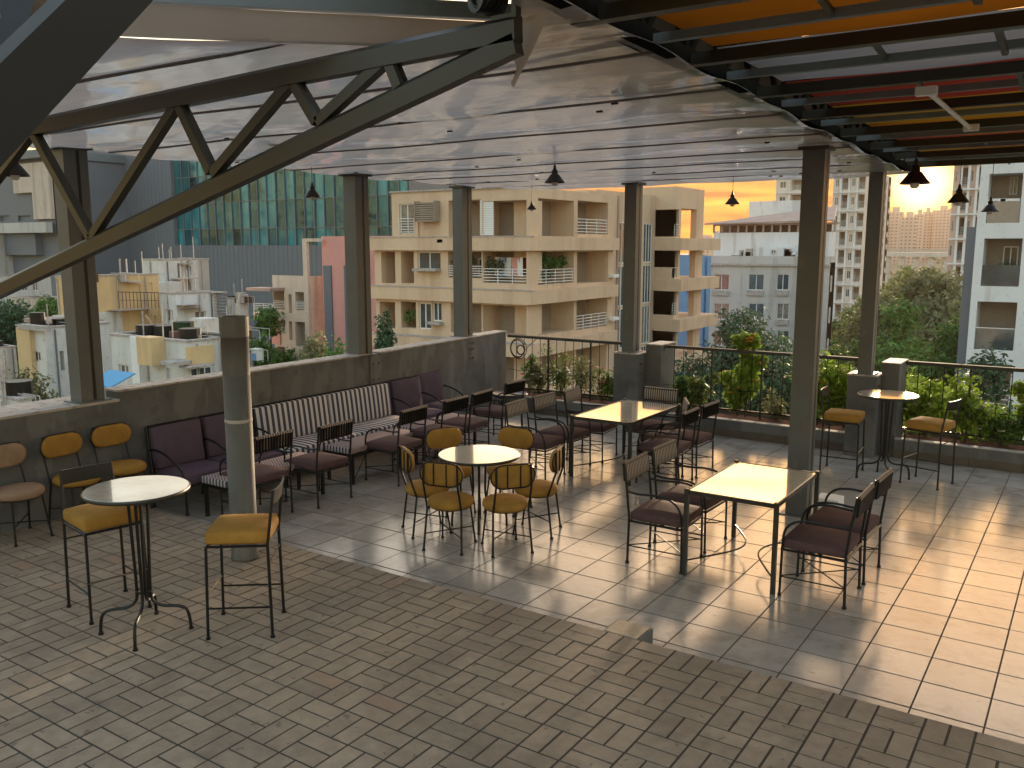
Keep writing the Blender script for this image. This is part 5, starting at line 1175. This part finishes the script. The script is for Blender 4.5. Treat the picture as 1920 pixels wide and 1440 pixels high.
mb=MB(); q0=Vector(onX(224,578,b.X0+1.15))-b.o; q1=Vector(onX(298,578,b.X0+1.15))-b.o
for k in range(12): q=q0.lerp(q1,k/11); mb.bar(q,q+Vector((0,0,1)),.03,.03)
mb.bar(q0+Vector((0,0,1)),q1+Vector((0,0,1)),.05,.05); mb.bar(q0+Vector((0,0,.5)),q1+Vector((0,0,.5)),.03,.03); mb.build('balcony_railing','rust',b.root)
for px_ in (226,238): p=onX(px_,512,b.X0-.5)-np.array(b.o); MB().tube([tuple(p),(p[0],p[1],p[2]+.9)],.05,6).build('rod','cap',b.root)
clutter(b,7); b.done()
b=house(62,298,488,266,391,'weathered white house with a big rooftop tank block, against the slate building',[],[(333,494,337,521,'slot'),(346,500,359,516,'plain'),(350,529,359,550,'slot')])
blkX(b,334,521,372,524,-.8,-.003,'canopy_slab','cap'); blkX(b,300,528,340,552,-.9,-.003,'stair_block','off'); blkX(b,343,493,362,496,-.4,-.003,'canopy_slab','cap'); clutter(b,7); b.done()
b=house(56,330,552,299,406,'light blue grey house with small window canopies below the weathered house',[(310,580,324,603,'win')],[(366,583,386,597,'win')],m=('whiteb','recess')); blkX(b,344,570,386,573,-.9,-.003,'canopy_slab','cap'); blkX(b,346,578,386,581,-.7,-.003,'canopy_slab','cap')
for k in range(8): blkX(b,407,550+k*6,427,552+k*6,-.3,1.5,'stair_slab','cap')
blkX(b,401,547,428,550,-.5,2,'roof_slab','cap'); clutter(b,7); b.done()
b=house(62,428,560,426,466,'small white house right of the stair tower with a tank frame on top',[],[(430,575,434,598,'slot'),(440,560,446,572,'plain')]); blkX(b,456,552,465,560,.3,1,'tank_frame','white'); clutter(b,7); b.done()
b=house(60,-20,655,-120,30,'low white hut roof at the far left below the trees'); clutter(b,7); b.done()
b=house(30,34,752,-20,60,'small white hut at the left frame edge just over the parapet',[(2,770,12,790,'plain')]); clutter(b,7); b.done()
# misc far-left blocks
b=house(95,30,520,-40,95,'grey old house far left under the truss',[(8,530,18,545,'win')],[(42,530,52,545,'win'),(62,530,72,545,'win')],m=('greybldg','recess')); b.done()
b=house(90,60,560,20,112,'brown roofed house between the trees at far left',[(35,575,45,590,'win')],[(72,575,82,590,'win')],m=('cream','recess')); b.done()
# blue tarpaulin
p=onZ(187,728,-3.1); 
o=MB().add([(-3.2,-1,.6),(2.4,-1,.6),(2.4,2.5,1.5),(-3.2,2.5,1.5),(-3.2,-1,.5),(2.4,-1,.5),(2.4,2.5,1.4),(-3.2,2.5,1.4)],[(0,1,2,3),(7,6,5,4),(0,4,5,1),(1,5,6,2),(2,6,7,3),(3,7,4,0)]).build('shed_roof','bluesheet'); q=at(200,722,33); o.scale=(.3,.3,.45); o.location=(q[0]-.0,q[1],q[2]-.25); tag(o,'bright blue sheet roof of a shed beside the left column foot','shed roof')
# ---- pink and cream block
def pinkb():
    c=at(497,520,70); Y0=c[1]; W=lambda *a:b.px('Y',Y0,*a)
    xl=onY(512,560,Y0)[0]; xr=onY(584,560,Y0)[0]; zt=onY(560,517,Y0)[2]; yr=onX(611,560,xr)[1]
    b=Bld('apartment_block',(xl,Y0,GZ),'cream and pink block with white railed balconies left of the dark double column',mats=('cream','recess'))
    ops=[W(513,545,533,580,'balr'),W(541,552,547,587,'slot'),W(554,548,580,582,'balrw'),W(527,600,535,625,'balr'),W(542,603,548,638,'slot'),W(554,604,582,650,'balw'),W(543,655,548,690,'slot'),W(520,650,535,690,'balw')]
    b.face('Y',Y0,xl,xr,GZ,zt,ops); b.face('X',xr,Y0,yr,GZ,zt,[]); b.box(xl,xr-.1,Y0+1.7,yr-.1,GZ,zt-.3)
    p=W(497,568,533,598,''); b.box(p[0],p[1],Y0-1.2,Y0-.003,p[2],p[2]+(p[3]-p[2])*.45,name='balcony',m='cream'); b.rail('Y',Y0-1.2,p[0],p[1],p[2]+(p[3]-p[2])*.45,p[3])
    p=W(490,541,534,544,''); b.box(p[0],p[1],Y0-1.5,Y0-.003,p[2],p[3]+.1,name='awning',m='tin')
    p=W(512,602,527,645,''); b.box(p[0],p[1],Y0-.15,Y0-.003,p[2],p[3],name='painted_panel',m='pink')
    # open frame
    p=W(575,447,583,690,''); b.box(p[0],p[1],Y0-.25,Y0-.003,GZ,p[3],name='tall_fin',m='cream'); p2=W(583,447,607,453,''); b.box(p[1]+.002,p2[1],Y0-.25,Y0-.003,p2[2],p2[3],name='top_beam',m='cream')
    b.done()
    c=at(606,560,67); Y1=c[1]; xl=c[0]; xr=onY(760,500,Y1)[0]; zt=onY(640,443,Y1)[2]
    b=Bld('apartment_block',(xl,Y1,GZ),'tall salmon pink block with grey vertical stripes behind the double column',mats=('pink','recess'))
    W=lambda *a:b.px('Y',Y1,*a)
    b.face('Y',Y1,xl,xr,GZ,zt,[W(718,472,735,492,'plain'),W(718,503,740,523,'bal'),W(757,472,765,492,'plain')]); b.box(xl,xr,Y1+1.7,Y1+8,GZ,zt-.2); b.face('X',xl,Y1,Y1+8,GZ,zt,[])
    for a,bb in ((612,626),(650,668)):
        p=W(a,498,bb,760,''); b.box(p[0],p[1],Y1-.12,Y1-.003,GZ,p[3],name='stripe_panel',m='slate')
    b.done()
pinkb()
# ground, road
tag(MB().box(-900,900,-60,2200,GZ-1,GZ).build('ground','earth'),kind='structure')
p=at(1580,640,70)
mb=MB(); mb.bar((-30,-60,GZ+.03),(p[0]+6,140,GZ+.03),9,.05); tag(mb.build('road','road'),kind='structure')
mb=MB(); mb.bar((-23,-60,GZ+.06),(p[0]+13,140,GZ+.06),2.5,.18); tag(mb.build('pavement','cap'),kind='structure')
# terrace building body below
tag(MB().box(-5.4,7,-9,7.3,GZ,-.36).build('own_building','off'),'plastered body of the building carrying the terrace','building')
# parked cars by the far street
def car(loc,rz,label,m):
    r=empty('parked_car',loc,rz,label,'car','cars parked along the street')
    mb=MB(); prof=[(-2.0,.35),(-2.05,.75),(-1.6,.92),(-1.1,1.42),(.5,1.45),(1.15,.98),(1.95,.82),(2.05,.5),(2.0,.35)]; n=len(prof)
    V=[(x,-.82,z) for x,z in prof]+[(x,.82,z) for x,z in prof]; mb.add(V,[tuple(range(n)),tuple(range(2*n-1,n-1,-1))]+[(i,i+n,(i+1)%n+n,(i+1)%n) for i in range(n)]); mb.build('body',m,r)
    for s in (-1,1):
        mb=MB(); mb.add([(-1.35,s*.825,.98),(-.98,s*.825,1.34),(.42,s*.825,1.36),(.95,s*.825,.98)],[(0,1,2,3)]); mb.build('side_window','glass',r)
        for x in (-1.3,1.3): MB().tube([(x,s*.66,.32),(x,s*.84,.32)],.32,16).build('wheel','black',r)
    mb=MB(); mb.add([(.55,-.7,1.42),(.55,.7,1.42),(1.16,.72,1.0),(1.16,-.72,1.0)],[(0,1,2,3)]); mb.v=[(x+.02,y,z+.02) for x,y,z in mb.v]; mb.build('windscreen','glass',r)
car(tuple(onZ(1573,632,GZ)),1.3,'white car parked far down beyond the tall column','white'); car(tuple(onZ(1566,600,GZ)),1.3,'silver car parked farther up the street behind the white one','blue_steel')
# ================================================================== TREES AND PLANTS
def tree(base,h,w,label,m='leaf',n=5000,size=.16,nb=9,group=None,crown_from=.35,name='tree',fan=1.0,cat='tree'):
    r=empty(name,base,random.uniform(0,6),label,cat,group); mb=MB(); th=h*crown_from
    mb.tube([(0,0,-.2),(w*.02,0,th*.6),(w*.05,w*.02,h*.62),(w*.03,0,h*.8)],[h*.028,h*.022,h*.014,h*.005],8)
    blobs=[]
    for i in range(nb):
        a=i*2.4+random.uniform(-.4,.4); rr=w*.5*math.sqrt((i+.3)/nb)*.78; z=h*(crown_from+.12)+(h*(1-crown_from)*.72)*random.random()*(1-.35*rr/(w*.5)); s=w*random.uniform(.17,.27)
        blobs.append((rr*math.cos(a),rr*math.sin(a),z,s,s,s*random.uniform(.65,.95)))
        mb.tube([(w*.03,0,th*random.uniform(.8,1.1)),(rr*.5*math.cos(a),rr*.5*math.sin(a),(th+z)/2),(rr*math.cos(a),rr*math.sin(a),z)],[h*.012,h*.008,h*.003],5)
    blobs.append((0,0,h*.9,w*.17,w*.17,h*.1))
    mb.build('trunk','trunk',r); leaves('crown',blobs,n,size,m,r); return r
def treepx(x,ytop,wpx,D,label,h=None,**k):
    p=at(x,ytop,D); zt=p[2]; h=h or (zt-GZ); k['n']=int(k.get('n',5000)*1.5)
    return tree((p[0],p[1],zt-h),h,wpx/F*D,label,**k)
treepx(1392,572,285,46,'dark layered tree in front of the pale grey block, behind the middle railing',m='leafdark',n=20000,size=.15,nb=20,crown_from=.3)
treepx(1740,505,285,75,'large dusty round tree behind the far bar table',m='leafbrown',n=36000,size=.24,nb=30,crown_from=.15)
treepx(1690,560,190,62,'green tree below the large dusty one, near the pier',m='leaf',n=14000,size=.2,nb=10,crown_from=.2)
treepx(1795,595,240,50,'olive green tree at the foot of the white block',m='leaf',n=16000,size=.17,nb=10,crown_from=.2)
treepx(1855,650,230,36,'dark shaggy tree right behind the right railing',m='leafdark',n=9000,size=.13,nb=12,crown_from=.2)
treepx(1890,640,150,44,'feathery tree at the right edge below the white block',m='leafolive',n=5000,size=.14,crown_from=.2)
treepx(1592,575,90,100,'small green tree on the street between the two right columns',m='leaf',n=3000,size=.25,crown_from=.2)
treepx(1572,650,150,48,'leafy tree low between the tall column and the far pier',m='leafolive',n=6000,size=.15,crown_from=.2)
treepx(500,572,150,66,'fresh green tree left of the cream and pink block',m='leaf',n=7000,size=.19,nb=10,crown_from=.15)
treepx(487,630,150,52,'leafy green tree lower down left of the pink block',m='leaf',n=7000,size=.16,crown_from=.15)
treepx(590,625,170,50,'dusty grey green tree before the cream and pink block',m='leafbrown',n=7000,size=.14,crown_from=.2)
treepx(630,640,150,36,'bright green bush top right above the parapet by the double column',m='leaf',n=5000,size=.11,crown_from=.2)
treepx(48,688,230,40,'brownish tree at the left edge over the low parapet',m='leafbrown',n=9000,size=.12,nb=12,crown_from=.2)
treepx(20,560,190,85,'dark tree at the far left below the truss',m='leafdark',n=6000,size=.24,crown_from=.2)
treepx(85,555,120,80,'green tree behind the left column foot of the truss',m='leaf',n=5000,size=.22,crown_from=.2)
treepx(722,588,110,42,'dark green shrub mass on the peach block balcony side',m='leafdark',n=5000,size=.12,crown_from=.2)
for i,(x,y,w_,D,lab) in enumerate([(1700,498,70,190,'far tree just under the flyover, left'),(1745,500,70,180,'far tree under the flyover, middle'),(1790,505,60,170,'far tree under the flyover, right'),(1620,560,80,120,'mid distance tree beside the far pier column'),(1440,600,60,110,'tree behind the grey block corner'),(1660,600,120,90,'broad tree filling the gap behind the pier')]):
    treepx(x,y,w_,D,lab,m=['leafolive','leafbrown','leafolive','leaf','leaf','leafolive'][i],n=3500,size=.4,crown_from=.15,group='trees in the distance')
for i,(x,y,w_,D,lab) in enumerate([(1590,690,150,20,'lime green shrub outside the railing by the left bar stool'),(1700,690,190,19,'large lime green shrub outside the railing behind the far bar table'),(1780,715,170,18,'lime green shrub outside the railing behind the right bar stool'),(1880,760,160,18,'green shrub outside the railing at the right frame edge')]):
    treepx(x,y,w_,D,lab,h=3.4,m='leaflime' if i<3 else 'leaf',n=2600,size=.06,nb=12,crown_from=.15,name='shrub',cat='shrub')
# flowering plants in the planters
def plant(x,h,w,label,m='leaf',fl=None,nfl=0,n=900,size=.035,flsize=.035,y=7.06,dense=1,name='rose_bush',zlow=.25):
    r=empty(name,(x,y,.2),0,label,'plant','plants in the railing planters'); mb=MB(); blobs=[]
    for k in range(7):
        a=random.uniform(0,6.28); rr=w*.5*random.random(); z=h*random.uniform(.45,.95); mb.tube([(0,0,0),(rr*.5*math.cos(a),rr*.3*math.sin(a),z*.55),(rr*math.cos(a),rr*.6*math.sin(a),z)],[.009,.006,.003],5)
        s=w*random.uniform(.14,.24)*dense; blobs.append((rr*math.cos(a),rr*.6*math.sin(a),z,s,s*.7,s)); 
        blobs.append((rr*.6*math.cos(a),rr*.4*math.sin(a),z*.6,s,s*.7,s))
    mb.build('stem','trunk',r); leaves('foliage',blobs,n,size,m,r)
    if fl:
        for k in range(nfl):
            mb=MB(); b_=random.choice(blobs); a=random.uniform(0,6.28); p=Vector((b_[0]+b_[3]*math.cos(a)*.9,b_[1]+b_[4]*math.sin(a)*.9-.02,b_[2]+random.uniform(-.3,1)*b_[5])); s=flsize*random.uniform(.7,1.3)
            for q in range(8):
                aa=q*PI/4+random.random(); e=Vector((math.cos(aa),math.sin(aa)*.8,random.uniform(-.2,.5)))*s; f=Vector((-math.sin(aa),math.cos(aa),.3))*s*.5; mb.add([p,p+e-f,p+e*1.15+Vector((0,0,s*.2)),p+e+f],[(0,1,2,3)])
            mb.build('flower',fl,r)
    return r
plant(-4.55,.55,.6,'pale flowered bush in the left planter near the cable coil','leafbrown','petalw',22,900,.03,.028)
plant(-4.1,.85,.8,'tall dry rose bush in the left planter','leafolive','petalp',16,1000,.03,.03)
plant(-3.7,.7,.8,'rose bush with peach flowers in the left planter','leafbrown','petalw',30,900,.03,.03)
plant(-3.3,.55,.6,'rose bush with peach red flowers in the left planter','leafolive','petalp',18,700,.03,.032)
plant(-2.98,.5,.5,'green bush with red roses next to the dark pier','leaf','petalr',7,900,.035,.035)
plant(-4.75,.8,.35,'green plant with a red flower below the cable coil','leaf','petalr',5,500,.035,.04)
plant(-1.85,.55,.55,'leafy green plant behind the striped chair back','leaf',None,0,1100,.045)
plant(-1.55,.65,.5,'young plant with round leaves in the middle planter','leafolive','petalw',4,700,.045)
plant(-.83,1.25,.65,'tall shrub with yellow flowers in the middle planter','leaflime','petaly',16,2400,.05,.05)
plant(-.95,.8,.5,'lower lime green shrub beside the tall yellow flowered one','leaflime','petaly',5,1200,.045,.04)
plant(-.35,.4,.6,'low dry plant in the middle planter','leafbrown',None,0,500,.03)
plant(.25,.95,.8,'lime green bush behind the tall column and bar stool','leaflime','petaly',6,1900,.045,.045,dense=1.3)
plant(.62,.85,.7,'lime green bush left of the far pier','leaflime',None,0,1700,.045,dense=1.3)
plant(1.7,.85,.9,'lime green bush behind the far bar table','leaflime','petalw',10,1900,.045,.045,dense=1.3)
plant(2.15,.7,.8,'green bush with white roses behind the right bar stool','leaflime','petalw',16,1500,.045,.05,dense=1.2)
plant(2.6,.5,.7,'low bush with white roses right of the bar stool','leaf','petalw',10,1500,.04,.05)
plant(2.95,.85,.5,'tall white rose at the right end of the railing','leaflime','petalw',16,1300,.04,.05)
plant(3.3,.45,.8,'low green bush at the far right of the planter','leaf','petalw',5,1800,.04,.04)

# ================================================================== HAZE
hz=MB().box(-1200,1200,-40,1150,GZ-2,110).build('haze','white'); tag(hz,kind='stuff')
hm=bpy.data.materials.new('haze_air'); hm.use_nodes=True; t=hm.node_tree; t.nodes.clear(); pv=t.nodes.new('ShaderNodeVolumePrincipled'); oo=t.nodes.new('ShaderNodeOutputMaterial')
pv.inputs['Color'].default_value=(.92,.74,.55,1); pv.inputs['Density'].default_value=.00013; pv.inputs['Anisotropy'].default_value=.4; t.links.new(pv.outputs[0],oo.inputs['Volume']); hz.data.materials.clear(); hz.data.materials.append(hm)
